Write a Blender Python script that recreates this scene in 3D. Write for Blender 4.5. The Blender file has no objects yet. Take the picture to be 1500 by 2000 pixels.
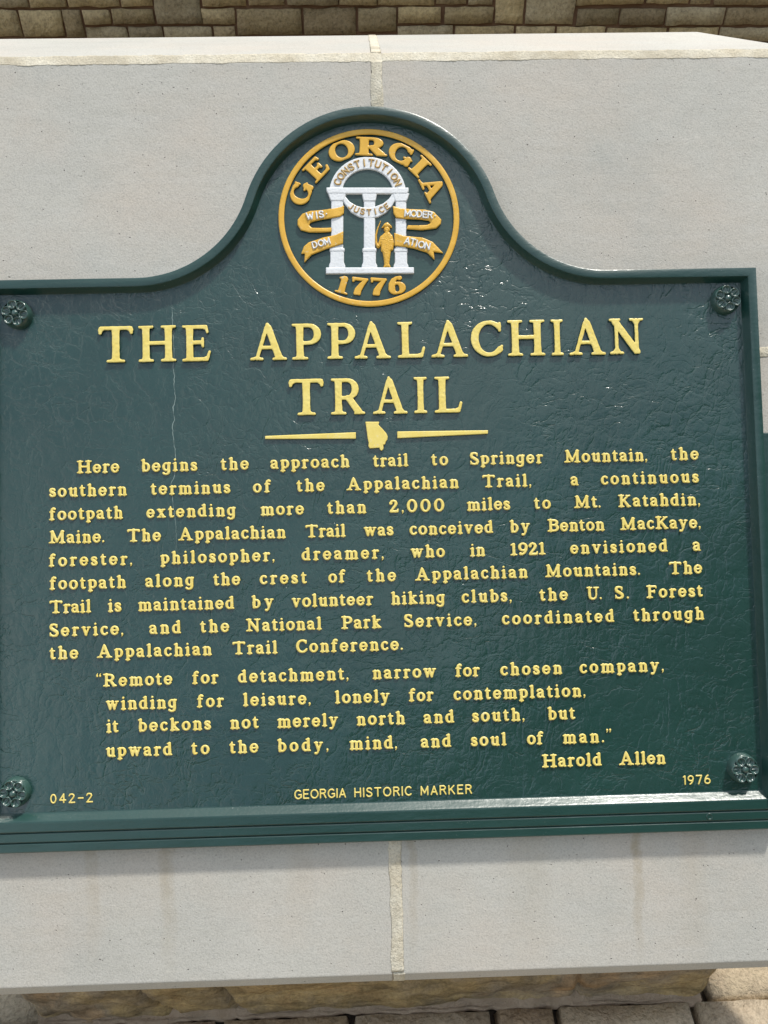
import bpy, bmesh, math, random
import numpy as np
from mathutils import Vector, Matrix, noise

random.seed(7)
S = bpy.context.scene
COL = S.collection

# ----------------------------------------------------------------- place geometry
# The marker lies on a desk-like stone slab that leans back. (u, v, n) are millimetres on the marker's
# face plane: u to the right, v up the slope, n out of the face.
LEAN = math.radians(39.0)
SN, CS = math.sin(LEAN), math.cos(LEAN)
ZC = 0.716                      # height of the centre of the marker face above the paving

def pw(u, v, n):
    u, v, n = u/1000, v/1000, n/1000
    return Vector((u, v*SN-n*CS, ZC+v*CS+n*SN))

# ----------------------------------------------------------------- camera
cam = bpy.data.cameras.new('camera')
cam.lens = 27.0; cam.sensor_width = 36.0; cam.sensor_fit = 'AUTO'
cam.clip_start = 0.05; cam.clip_end = 600
co = bpy.data.objects.new('camera', cam); COL.objects.link(co)
right = Vector((0.99951124, -0.03063263, -0.00623854))
down = Vector((-0.02323432, -0.59440701, -0.80382863))
fwd = Vector((0.02091515, 0.80358071, -0.59482822))
m = Matrix((right, -down, -fwd)).transposed().to_4x4()
m.translation = Vector((-0.013938, -0.838805, ZC+0.669925))
co.matrix_world = m
S.camera = co

# ----------------------------------------------------------------- light
sun_plate = Vector((0.80, 2.30, 1.0))         # direction to the sun on the (u, v, n) axes
to_sun = Vector((sun_plate.x, sun_plate.y*SN-sun_plate.z*CS, sun_plate.y*CS+sun_plate.z*SN)).normalized()
elev = math.asin(to_sun.z)
azim = math.atan2(to_sun.x, to_sun.y)         # clockwise from +Y
W = bpy.data.worlds.new('World'); S.world = W; W.use_nodes = True
wn = W.node_tree.nodes; wl = W.node_tree.links
sky = wn.new('ShaderNodeTexSky'); sky.sky_type = 'NISHITA'; sky.sun_disc = False
sky.sun_elevation = elev; sky.sun_rotation = azim
sky.air_density = 1.0; sky.dust_density = 1.6; sky.ozone_density = 1.0
wtc = wn.new('ShaderNodeTexCoord')
wmp = wn.new('ShaderNodeMapping'); wmp.inputs['Scale'].default_value = (1, 1, 2.2); wl.new(wtc.outputs['Generated'], wmp.inputs['Vector'])
wno = wn.new('ShaderNodeTexNoise'); wno.inputs['Scale'].default_value = 2.6; wno.inputs['Detail'].default_value = 6; wno.inputs['Roughness'].default_value = 0.6
wl.new(wmp.outputs[0], wno.inputs['Vector'])
wra = wn.new('ShaderNodeValToRGB'); wl.new(wno.outputs['Fac'], wra.inputs[0])
wra.color_ramp.elements[0].position = 0.41; wra.color_ramp.elements[0].color = (0.06, 0.06, 0.06, 1)
wra.color_ramp.elements[1].position = 0.64; wra.color_ramp.elements[1].color = (0.95, 0.95, 0.95, 1)
wmx = wn.new('ShaderNodeMix'); wmx.data_type = 'RGBA'
wl.new(wra.outputs[0], wmx.inputs[0]); wl.new(sky.outputs[0], wmx.inputs[6]); wmx.inputs[7].default_value = (9.0, 9.25, 9.3, 1)   # thin bright cloud
wl.new(wmx.outputs[2], wn['Background'].inputs[0]); wn['Background'].inputs[1].default_value = 0.145
sun = bpy.data.lights.new('sun', 'SUN'); sun.energy = 3.3; sun.angle = math.radians(4.0); sun.color = (1.0, 0.955, 0.88)
so = bpy.data.objects.new('sun', sun); COL.objects.link(so)
so.rotation_euler = to_sun.to_track_quat('Z', 'Y').to_euler()
so.location = to_sun*8
vs = S.view_settings
S.display_settings.display_device = 'sRGB'
vs.view_transform = 'Standard'; vs.look = 'None'; vs.gamma = 1.0; vs.use_curve_mapping = False
vs.exposure = 0.18
S.render.engine = 'CYCLES'

# ----------------------------------------------------------------- material helpers
class NT:
    def __init__(self, name):
        self.m = bpy.data.materials.new(name); self.m.use_nodes = True
        self.t = self.m.node_tree; self.n = self.t.nodes; self.b = self.n['Principled BSDF']
        self.tc = self.n.new('ShaderNodeTexCoord')
    def link(self, a, b): self.t.links.new(a, b)
    def val(self, sock, v):
        if hasattr(v, 'is_output'): self.link(v, sock)
        else: sock.default_value = v
    def mapping(self, scale=(1, 1, 1), loc=(0, 0, 0), rot=(0, 0, 0), src=None):
        q = self.n.new('ShaderNodeMapping')
        q.inputs['Scale'].default_value = scale; q.inputs['Location'].default_value = loc; q.inputs['Rotation'].default_value = rot
        self.link(src or self.tc.outputs['Object'], q.inputs['Vector']); return q.outputs[0]
    def noise(self, vec, scale, detail=4, rough=0.55, dist=0.0, col=False):
        q = self.n.new('ShaderNodeTexNoise'); self.link(vec, q.inputs['Vector'])
        q.inputs['Scale'].default_value = scale; q.inputs['Detail'].default_value = detail
        q.inputs['Roughness'].default_value = rough; q.inputs['Distortion'].default_value = dist
        return q.outputs['Color' if col else 'Fac']
    def voro(self, vec, scale, feature='DISTANCE_TO_EDGE', rnd=1.0):
        q = self.n.new('ShaderNodeTexVoronoi'); q.feature = feature; self.link(vec, q.inputs['Vector'])
        q.inputs['Scale'].default_value = scale; q.inputs['Randomness'].default_value = rnd
        return q.outputs['Distance']
    def math(self, op, a, b=0.0, clamp=False):
        q = self.n.new('ShaderNodeMath'); q.operation = op; q.use_clamp = clamp
        self.val(q.inputs[0], a); self.val(q.inputs[1], b); return q.outputs[0]
    def ramp(self, fac, stops):
        q = self.n.new('ShaderNodeValToRGB'); self.link(fac, q.inputs[0]); e = q.color_ramp.elements
        while len(e) < len(stops): e.new(0.5)
        for el, (p, c) in zip(e, stops):
            el.position = p; el.color = (c, c, c, 1) if not isinstance(c, tuple) else (*c, 1)
        return q.outputs[0]
    def mix(self, fac, a, b, mode='MIX'):
        q = self.n.new('ShaderNodeMix'); q.data_type = 'RGBA'; q.blend_type = mode
        self.val(q.inputs[0], fac)
        for s, v in ((q.inputs[6], a), (q.inputs[7], b)):
            if hasattr(v, 'is_output'): self.link(v, s)
            else: s.default_value = (*v, 1)
        return q.outputs[2]
    def warp(self, vec, scale, amt):
        c = self.noise(vec, scale, 3, 0.6, col=True)
        s = self.n.new('ShaderNodeVectorMath'); s.operation = 'SUBTRACT'; self.link(c, s.inputs[0]); s.inputs[1].default_value = (.5, .5, .5)
        k = self.n.new('ShaderNodeVectorMath'); k.operation = 'SCALE'; self.link(s.outputs[0], k.inputs[0]); k.inputs['Scale'].default_value = amt
        a = self.n.new('ShaderNodeVectorMath'); a.operation = 'ADD'; self.link(vec, a.inputs[0]); self.link(k.outputs[0], a.inputs[1])
        return a.outputs[0]
    def bump(self, height, dist, strength=1.0, prev=None):
        q = self.n.new('ShaderNodeBump'); q.inputs['Strength'].default_value = strength; q.inputs['Distance'].default_value = dist
        self.link(height, q.inputs['Height'])
        if prev: self.link(prev, q.inputs['Normal'])
        return q.outputs[0]
    def out(self, base, rough, normal=None, spec=0.5, coat=0.0, coat_rough=0.1):
        b = self.b
        if hasattr(base, 'is_output'): self.link(base, b.inputs['Base Color'])
        else: b.inputs['Base Color'].default_value = (*base, 1)
        self.val(b.inputs['Roughness'], rough); b.inputs['Specular IOR Level'].default_value = spec
        b.inputs['Coat Weight'].default_value = coat; b.inputs['Coat Roughness'].default_value = coat_rough
        if normal:
            self.link(normal, b.inputs['Normal'])
            self.link(normal, b.inputs['Coat Normal'])
        return self.m

# ----------------------------------------------------------------- object helpers
def link(name, verts, faces, mats, parent=None, fmat=None, smooth=False, label=None):
    me = bpy.data.meshes.new(name)
    me.from_pydata([tuple(map(float, v)) for v in verts], [], [list(map(int, f)) for f in faces])
    for mt in (mats if isinstance(mats, (list, tuple)) else [mats]): me.materials.append(mt)
    if fmat is not None: me.polygons.foreach_set('material_index', [int(q) for q in fmat])
    if smooth: me.polygons.foreach_set('use_smooth', [True]*len(me.polygons))
    me.update()
    o = bpy.data.objects.new(name, me); COL.objects.link(o)
    if parent: o.parent = parent
    if label: o['label'] = label
    return o

def empty(name, loc=(0, 0, 0), rot=(0, 0, 0), parent=None):
    o = bpy.data.objects.new(name, None); COL.objects.link(o); o.location = loc; o.rotation_euler = rot
    o.empty_display_size = 0.05
    if parent: o.parent = parent
    return o

def tag(o, label=None, cat=None, group=None, kind=None):
    for k, v in (('label', label), ('category', cat), ('group', group), ('kind', kind)):
        if v: o[k] = v
    return o

def bevelled(o, width, seg=2):
    b = bmesh.new(); b.from_mesh(o.data)
    bmesh.ops.recalc_face_normals(b, faces=b.faces[:])
    bmesh.ops.bevel(b, geom=[e for e in b.edges if e.is_manifold and e.calc_face_angle(0) > 0.5], offset=width, segments=seg, affect='EDGES', profile=0.6)
    b.to_mesh(o.data); b.free(); return o

def prism(poly, u0, u1, fn):
    """poly of 2D points swept along u between the two functions/values u0, u1."""
    n = len(poly)
    V = [fn(u0(p) if callable(u0) else u0, *p) for p in poly]+[fn(u1(p) if callable(u1) else u1, *p) for p in poly]
    F = [[i, (i+1) % n, n+(i+1) % n, n+i] for i in range(n)]+[list(range(n))[::-1], list(range(n, 2*n))]
    return V, F

def fbm(x, y, z, o=4):
    return noise.fractal(Vector((x, y, z)), 1.0, 2.0, o)

# ----------------------------------------------------------------- lettering
def seg_sdf(GX, GY, a, b):
    ax, ay, ra = a; bx, by, rb = b
    dx, dy = bx-ax, by-ay
    L = dx*dx+dy*dy
    if L < 1e-9:
        return np.hypot(GX-ax, GY-ay)-max(ra, rb)
    t = np.clip(((GX-ax)*dx+(GY-ay)*dy)/L, 0, 1)
    return np.hypot(GX-ax-t*dx, GY-ay-t*dy)-(ra+t*(rb-ra))

def poly_sdf(GX, GY, pts):
    d = np.full(GX.shape, 1e18); sgn = np.ones(GX.shape)
    n = len(pts)
    for i in range(n):
        ax, ay = pts[i]; bx, by = pts[i-1]
        ex, ey = bx-ax, by-ay; wx, wy = GX-ax, GY-ay
        t = np.clip((wx*ex+wy*ey)/(ex*ex+ey*ey+1e-12), 0, 1)
        d = np.minimum(d, (wx-ex*t)**2+(wy-ey*t)**2)
        c1 = GY >= ay; c2 = GY < by; c3 = ex*wy > ey*wx
        flip = (c1 & c2 & c3) | (~c1 & ~c2 & ~c3)
        sgn = np.where(flip, -sgn, sgn)
    return sgn*np.sqrt(d)

def stroke_sdf(prims, clip=None):
    def f(GX, GY):
        d = np.full(GX.shape, 1e9)
        for p in prims:
            if p[0] == 'poly':
                d = np.minimum(d, poly_sdf(GX, GY, p[1])-p[2]); continue
            for a, b in zip(p[:-1], p[1:]):
                d = np.minimum(d, seg_sdf(GX, GY, a, b))
            if len(p) == 1:
                d = np.minimum(d, seg_sdf(GX, GY, p[0], p[0]))
        if clip:
            lo, hi = clip
            if lo is not None: d = np.maximum(d, lo-GY)
            if hi is not None: d = np.maximum(d, GY-hi)
        return d
    return f

def relief(sdf, bounds, cell, H, bevel, drop, draft=0.0, zfun=None):
    """Cast relief: marching squares over a signed distance field, rounded shoulder, side walls down to 0."""
    x0, x1, y0, y1 = bounds
    nx = max(3, int(math.ceil((x1-x0)/cell))+1); ny = max(3, int(math.ceil((y1-y0)/cell))+1)
    xs = x0+np.arange(nx)*cell; ys = y0+np.arange(ny)*cell
    GX, GY = np.meshgrid(xs, ys, indexing='ij')
    D = sdf(GX, GY)
    D = np.where(np.abs(D) < cell*0.06, -cell*0.06, D)
    gx, gy = np.gradient(D, cell)
    V = []; F = []; M = []; idx = {}
    def prof(d):
        k = min(max(-d/bevel, 0), 1)
        return H-drop*(1-math.sqrt(max(0, 1-(1-k)**2)))
    def corner(i, j):
        key = (i, j)
        if key not in idx:
            idx[key] = len(V)
            z = prof(D[i, j])
            if zfun: z += zfun(xs[i], ys[j], D[i, j])
            V.append((xs[i], ys[j], z))
        return idx[key]
    wall = {}
    def cross(i, j, k, l):
        key = (i, j, k, l) if (i, j) < (k, l) else (k, l, i, j)
        if key not in idx:
            a, b = D[key[0], key[1]], D[key[2], key[3]]
            t = a/(a-b)
            x = xs[key[0]]+(xs[key[2]]-xs[key[0]])*t; y = ys[key[1]]+(ys[key[3]]-ys[key[1]])*t
            z = prof(0)
            nxx = gx[key[0], key[1]]*(1-t)+gx[key[2], key[3]]*t
            nyy = gy[key[0], key[1]]*(1-t)+gy[key[2], key[3]]*t
            idx[key] = len(V); V.append((x, y, z))
            ln = math.hypot(nxx, nyy)+1e-9
            wall[idx[key]] = (x, y, z, nxx/ln, nyy/ln)
        return idx[key]
    edges = []
    for i in range(nx-1):
        for j in range(ny-1):
            c = [(i, j), (i+1, j), (i+1, j+1), (i, j+1)]
            ins = [D[p] < 0 for p in c]
            if not any(ins): continue
            poly = []; kinds = []
            for k in range(4):
                p = c[k]; q = c[(k+1) % 4]
                if ins[k]:
                    poly.append(corner(*p)); kinds.append(0)
                if ins[k] != ins[(k+1) % 4]:
                    poly.append(cross(p[0], p[1], q[0], q[1])); kinds.append(1 if ins[k] else 2)
            if len(poly) < 3: continue
            F.append(poly); M.append(0)
            for k in range(len(poly)):
                if kinds[k] == 1 and kinds[(k+1) % len(poly)] == 2:
                    edges.append((poly[k], poly[(k+1) % len(poly)]))
    top = {}; bot = {}
    for v, (x, y, z, a, b) in wall.items():
        top[v] = len(V); V.append((x, y, z))
        bot[v] = len(V); V.append((x+a*draft, y+b*draft, 0.0))
    for a, b in edges:
        F.append([top[b], top[a], bot[a], bot[b]]); M.append(1)
    return np.array(V).reshape(-1, 3), F, M

def arc(cx, cy, rx, ry, a0, a1, rv, rh, n=14):
    o = []
    for k in range(n+1):
        a = math.radians(a0+(a1-a0)*k/n)
        ca, sa = math.cos(a), math.sin(a)
        w = ca*ca
        o.append((cx+rx*ca, cy+ry*sa, rh+(rv-rh)*w))
    return o

def serif(x, y, half, t, s, up=False, left=True, right=True):
    d = -1 if up else 1
    o = []
    for sd, on in ((-1, left), (1, right)):
        if on:
            o.append([(x, y+d*(t*1.15), t*0.72), (x+sd*half*0.55, y+d*(s+0.3), s*1.08), (x+sd*half, y+d*(s-0.8), s)])
    return o

def lower(ch, t=10.0, h=6.2, s=5.0, X=72, A=102):
    D = -22
    P = []
    def st(x, y0, y1, r=t): P.append([(x, y0, r), (x, y1, r)])
    def foot(x, half=15, l=True, r=True): P.extend(serif(x, 0, half, t, s, False, l, r))
    def flag(x, y): P.append([(x-1, y-t*0.95, t*0.9), (x-15, y-s-4, s)]); P.append([(x-9, y-s-2.5, s), (x+t-s, y-s*0.9, s*0.95)])
    e = s-0.5
    if ch == 'a':
        P += [[(46, 50, t*.9), (46, 14, t), (50, 7, t*.7), (60, 5, s)],
              arc(27, 48, 19, 18, 0, 95, t*.9, h)+[(13, 62, h*1.15), (10, 55, h*1.35)],
              [(44, 42, h), (28, 38, h), (15, 32, t*.8), (11, 22, t*.95), (15, 11, t*.85), (27, 6.5, h), (38, 9, h), (45, 17, h)]]
    elif ch == 'b':
        st(16, 8, A-9); flag(16, A); P.append(arc(34, 36, 22, 30, -165, 165, t, h, 20))
    elif ch == 'c':
        P.append(arc(34, 36, 23, 30, 52, 318, t, h, 20)); P.append([(49, 57, h+2.2)])
    elif ch == 'd':
        st(53, 10, A-9); flag(53, A); foot(53, 15, False, True); P.append(arc(34, 36, 22, 30, 15, 345, t, h, 20))
    elif ch == 'e':
        P.append(arc(34, 36, 23, 30, 3, 322, t, h, 22)); P.append([(13, 37, h*.9), (55, 38, h*.9)])
    elif ch == 'f':
        st(19, 5, 74); foot(19, 16); P.append([(19, 74, t), (22, 88, t*.85), (31, 96, h), (40, 94, h), (43, 89, h+1.8)]); P.append([(4, X-s, s), (41, X-s, s)])
    elif ch == 'g':
        st(52, -2, X-8); flag(60, X+1)
        P.append(arc(33, 38, 21, 28, 15, 345, t, h, 20))
        P.append([(52, -2, t), (50, -12, t*.9), (42, -19, h*1.15), (28, -21, h), (16, -17, h), (11, -12, h+1.8)])
    elif ch in 'hnm':
        st(17, 5, (A if ch == 'h' else X)-9); flag(17, A if ch == 'h' else X); foot(17, 14)
        P.append([(17, 50, h), (26, 60, h), (36, 65, h), (45, 62, t*.8), (51, 54, t*.95), (52, 44, t), (52, 5, t)]); foot(52, 13)
        if ch == 'm':
            P.append([(52, 50, h), (61, 60, h), (71, 65, h), (80, 62, t*.8), (86, 54, t*.95), (87, 44, t), (87, 5, t)]); foot(87, 13)
    elif ch == 'i':
        st(18, 5, X-9); flag(18, X); foot(18, 15); P.append([(17, 92, 9.5)])
    elif ch == 'k':
        st(17, 5, A-9); flag(17, A); foot(17, 14)
        P.append([(20, 30, h), (48, 63, h*1.1)]); P.append([(38, X-s, s), (62, X-s, s)])
        P.append([(30, 40, t*.8), (53, 8, t*.95)]); foot(55, 13)
    elif ch == 'l':
        st(18, 5, A-9); flag(18, A); foot(18, 15)
    elif ch == 'o':
        P.append(arc(35, 36, 24, 30, 0, 360, t, h, 26))
    elif ch == 'p':
        st(17, D+4, X-9); flag(17, X); P += serif(17, D, 14, t, s); P.append(arc(35, 37, 22, 29, -165, 165, t, h, 20))
    elif ch == 'r':
        st(18, 5, X-9); flag(18, X); foot(18, 16); P.append([(18, 46, h), (28, 59, h), (38, 65, h*1.1), (45, 61, h+2.4)])
    elif ch == 's':
        P.append([(46, 53, h*1.1), (43, 61, h), (30, 66, h), (17, 61, h*1.3), (13, 52, t*.9), (19, 43, t), (32, 36, t*1.02), (43, 28, t), (47, 19, t*.9), (42, 10, h*1.3), (29, 6, h), (15, 10, h), (11, 19, h*1.15)])
    elif ch == 't':
        P.append([(20, 86, h*.8), (20, 64, t*.95), (20, 20, t), (24, 9, t*.85), (34, 6, h), (42, 11, h*.9)]); P.append([(5, X-s, s), (40, X-s, s)]); P.append([(6, 66, s), (19, 80, s)])
    elif ch == 'u':
        P.append([(17, X-8, t), (17, 24, t), (20, 13, t*.9), (30, 7, h*1.1), (41, 10, h), (51, 20, h)]); flag(17, X); st(52, 8, X-8); flag(52, X); foot(52, 14, False, True)
    elif ch in 'vy':
        P.append([(16, X-7, t*.95), (35, 8, t*.9)]); P.append([(57, X-7, h), (35, 6, h)])
        if ch == 'y': P.append([(36, 8, h*1.1), (28, -12, h), (20, -20, h), (11, -17, h+1.8)])
        P.append([(4, X-s, s), (29, X-s, s)]); P.append([(46, X-s, s), (67, X-s, s)])
    elif ch == 'w':
        P += [[(16, X-7, t*.95), (32, 8, t*.85)], [(50, X-7, h), (32, 6, h)], [(50, X-7, t*.95), (66, 8, t*.85)], [(86, X-7, h), (66, 6, h)]]
        P.append([(4, X-s, s), (29, X-s, s)]); P.append([(41, X-s, s), (58, X-s, s)]); P.append([(74, X-s, s), (96, X-s, s)])
    elif ch == 'x':
        P += [[(16, X-8, t*.95), (52, 8, t*.95)], [(50, X-8, h), (16, 8, h)]]
        P.append([(4, X-s, s), (29, X-s, s)]); P.append([(41, X-s, s), (62, X-s, s)]); P.append([(4, s-.5, s), (26, s-.5, s)]); P.append([(40, s-.5, s), (66, s-.5, s)])
    elif ch == ',':
        P.append([(10, 9, 8.5)]); P.append([(12, 8, 7), (11, -4, 4.5), (5, -12, 2.5)])
    elif ch == '.':
        P.append([(10, 8.5, 9.2)])
    elif ch == '\u201c':
        for x in (9, 33): P.append([(x, 84, 8.5)]); P.append([(x-2, 85, 7), (x-1, 96, 4.5), (x+5, 104, 2.5)])
    elif ch == '\u201d':
        for x in (9, 33): P.append([(x, 98, 8.5)]); P.append([(x+2, 97, 7), (x+1, 85, 4.5), (x-5, 77, 2.5)])
    else:
        return None
    return P

def upper(ch, t=10.5, h=5.0, s=4.0, f=1.0):
    """Capitals and figures, 100 high; f widens the round and wide letters."""
    P = []
    b = s-0.8; T = 100
    def st(x, y0=b+2, y1=T-b-2, r=t): P.append([(x, y0, r*1.06), (x, 30, r*.96), (x, 70, r*.96), (x, y1, r*1.06)])
    def ft(x, half=None): P.extend(serif(x, 0, half or t+8, t, s))
    def hd(x, half=None): P.extend(serif(x, T, half or t+8, t, s, True))
    def bar(x0, x1, y, r=h): P.append([(x0, y, r), (x1, y, r)])
    if ch == 'T':
        st(50); ft(50, t+11); bar(10, 90, T-h)
        for sd in (-1, 1): P.append([(50+sd*34, T-h-1, h), (50+sd*42, T-h-5, h*1.25), (50+sd*43, 82, s*1.15)]); P.append([(50+sd*43, T-s-1, s), (50+sd*42, T-h-5, h)])
    elif ch == 'H':
        for x in (19, 85): st(x); ft(x); hd(x)
        bar(19, 85, 52)
    elif ch == 'I':
        st(20); ft(20); hd(20)
    elif ch in 'EF':
        st(19); hd(19); ft(19, t+9); bar(19, 68, T-h)
        P.append([(62, T-h-1, h), (70, T-h-4, s*1.1), (72, 80, s)])
        bar(19, 56, 52); P.append([(58, 62, s), (57, 52, h), (58, 41, s)])
        if ch == 'E': bar(19, 70, h); P.append([(64, h+1, h), (73, h+5, s*1.2), (78, 25, s)])
    elif ch == 'A':
        P.append([(49, 100, h*.6), (46, 90, h*1.1), (17, b+2, h*1.05)]); P.append([(49, 99, h), (53, 88, t*.95), (84, b+3, t)])
        bar(28, 70, 35, h*.92)
        P.extend(serif(16, 0, t+6, h*1.2, s)); P.extend(serif(86, 0, t+8, t*.9, s))
    elif ch in 'PRB':
        st(19); hd(19); ft(19, t+9)
        top = [(19, T-h, h), (44, T-h, h)]; mid = 46 if ch != 'B' else 53
        ry = (T-h-mid)/2; cy = (T-h+mid)/2
        P.append(top); P.append(arc(44, cy, 26, ry, 90, -90, t, h, 12)); bar(19, 44, mid)
        if ch == 'R':
            P.append([(46, 46, t*.7), (54, 40, t*.9), (78, 8, t)]); P.extend(serif(82, 0, 13, t*.8, s))
        if ch == 'B':
            P.append(arc(46, (mid+h)/2, 29, (mid-h)/2, 90, -90, t, h, 12)); bar(19, 46, h); bar(19, 46, mid)
    elif ch == 'L':
        st(19); hd(19); ft(19, t+9); bar(19, 68, h); P.append([(60, h+1, h), (70, h+5, s*1.2), (75, 27, s)])
    elif ch in 'CG':
        P.append(arc(50, 50, 39*f, 45, 48, 318 if ch == 'C' else 325, t, h*1.05, 24))
        P.append([(76*f, 80, h), (79*f, 92, s), (79*f, 72, s)])
        if ch == 'C': P.append([(77*f, 20, h), (84*f, 28, s)])
        else:
            P.append([(80*f, 12, t*.8), (80*f, 40, t*.85)]); bar(62*f, 92*f, 44-b, s)
    elif ch == 'O' or ch == '0':
        w = 40*f if ch == 'O' else 30
        P.append(arc(w+t, 50, w, 45, 0, 360, t, h*1.05, 32))
    elif ch == 'N':
        st(18, r=h*1.1); ft(18); hd(14, t+4); st(82, r=h*1.1); hd(82); P.append([(15, T-8, t*.95), (82, 6, t*.95)]); P.append([(82, 8, h), (82, 0, h)])
    elif ch == 'M':
        st(18, r=h*1.15); ft(18); st(98); ft(98); P.append([(20, T-7, t), (56, 14, t*.8)]); P.append([(95, T-7, h*1.1), (56, 12, h)])
        bar(6, 24, T-s, s); bar(90, 110, T-s, s)
    elif ch == 'K':
        st(19); hd(19); ft(19); P.append([(24, 42, h*1.1), (72, 90, h*1.1)]); P.extend(serif(74, T, 15, h*1.2, s, True))
        P.append([(40, 56, t*.85), (76, 7, t)]); P.extend(serif(79, 0, 14, t*.8, s))
    elif ch == 'S':
        P.append([(62, 76, s), (60, 84, h), (50, 93, h), (36, 95, h), (21, 89, h*1.4), (15, 77, t*.9), (19, 64, t), (33, 55, t), (49, 46, t), (63, 35, t), (67, 23, t*.9), (60, 11, h*1.4), (44, 5, h), (27, 7, h), (15, 15, h), (12, 25, s)])
        P.append([(62, 92, s), (61, 72, s)]); P.append([(12, 8, s), (12, 28, s)])
    elif ch == 'U':
        P.append([(20, T-b-2, t), (20, 34, t), (25, 15, t*.85), (40, 6, h*1.1), (58, 6, h), (73, 16, h), (79, 36, h), (79, T-b-2, h*1.1)]); hd(20); hd(79)
    elif ch == '1':
        st(28, y1=T-t); ft(28, t+10); P.append([(26, T-t*.8, t*.8), (8, 84, s)])
    elif ch == '2':
        P.append([(14, 74, h*1.3), (20, 89, h*1.1), (37, 94, h*1.1), (54, 86, t*.8), (58, 71, t), (50, 54, t*.9), (30, 30, h*1.2), (13, 9, h*1.2)]); P.append([(13, 8, h*1.25), (66, 8, h*1.25), (71, 24, s)]); P.append([(15, 74, h*1.7)])
    elif ch in '69':
        pr = [arc(40, 34, 27, 28, 0, 360, t, h, 24), [(14, 36, t), (17, 60, t*.95), (28, 80, t*.8), (46, 93, h), (60, 92, h*1.1)], [(60, 88, h*1.6)]]
        if ch == '9': pr = [[(80-x, 100-y, r) for x, y, r in q] for q in pr]
        P += pr
    elif ch == '7':
        P.append([(10, 92, h*1.35), (70, 92, h*1.35)]); P.append([(71, 91, h), (50, 58, t*.85), (36, 28, t*1.05), (34, 10, t*1.1)]); P.append([(10, 92, h), (8, 76, s)])
    elif ch == '-':
        bar(6, 50, 42, 6)
    else:
        return None
    return P

def plain(ch, t=7.5):
    """Even-weight block capitals for the small lettering, 100 high."""
    b = t; T = 100-t; P = []
    def ln(*p): P.append([(x, y, t) for x, y in p])
    def ar(*a): P.append(arc(*a, t, t))
    if ch == 'A': ln((8, b), (38, T), (68, b)); ln((20, 34), (56, 34))
    elif ch == 'C': ar(42, 50, 34, 50-t, 48, 312)
    elif ch == 'D': ln((8, b), (8, T)); ln((8, T), (32, T)); ar(32, 50, 32, 50-t, 90, -90); ln((8, b), (32, b))
    elif ch == 'E': ln((58, T), (8, T), (8, b), (58, b)); ln((8, 51), (50, 51))
    elif ch == 'G': ar(42, 50, 34, 50-t, 48, 335); ln((72, 20), (72, 46), (48, 46))
    elif ch == 'H': ln((8, b), (8, T)); ln((66, b), (66, T)); ln((8, 52), (66, 52))
    elif ch == 'I': ln((8, b), (8, T))
    elif ch == 'J': ln((46, T), (46, 26)); ar(27, 27, 19, 27-t, 0, -170)
    elif ch == 'K': ln((8, b), (8, T)); ln((60, T), (10, 42)); ln((28, 58), (64, b))
    elif ch == 'M': ln((8, b), (8, T), (42, 26), (76, T), (76, b))
    elif ch == 'N': ln((8, b), (8, T), (66, b), (66, T))
    elif ch == 'O': ar(44, 50, 36, 50-t, 0, 360)
    elif ch == '0': ar(34, 50, 26, 50-t, 0, 360)
    elif ch == 'R': ln((8, b), (8, T), (38, T)); ar(38, 73, 22, 27-t, 90, -90); ln((8, 53), (38, 53)); ln((40, 52), (64, b))
    elif ch == 'S': ln((58, 78), (48, T-1), (32, T), (15, T-4), (9, 74), (16, 60), (34, 52), (52, 44), (61, 28), (54, 13), (36, b), (18, b+2), (8, 22))
    elif ch == 'T': ln((6, T), (66, T)); ln((36, T), (36, b))
    elif ch == 'U': ln((8, T), (8, 36)); ar(37, 37, 29, 37-t, 180, 360); ln((66, T), (66, 36))
    elif ch == 'W': ln((6, T), (28, b), (48, 70), (68, b), (90, T))
    elif ch == '1': ln((14, 82), (28, T), (28, b))
    elif ch == '2': ln((10, 76), (18, T-3), (34, T), (52, T-5), (58, 74), (50, 56), (10, b), (64, b))
    elif ch == '4': ln((48, b), (48, T), (8, 32), (66, 32))
    elif ch == '6': ar(36, 33, 27, 33-t, 0, 360); ln((10, 36), (16, 62), (30, 84), (44, T))
    elif ch == '9': ar(36, 67, 27, 33-t, 0, 360); ln((62, 64), (56, 38), (42, 16), (28, b))
    elif ch == '7': ln((8, T), (64, T), (30, b))
    elif ch == '-': ln((6, 48), (52, 48))
    elif ch == '.': P.append([(10, 46, 10)])
    else: return None
    return P

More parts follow.
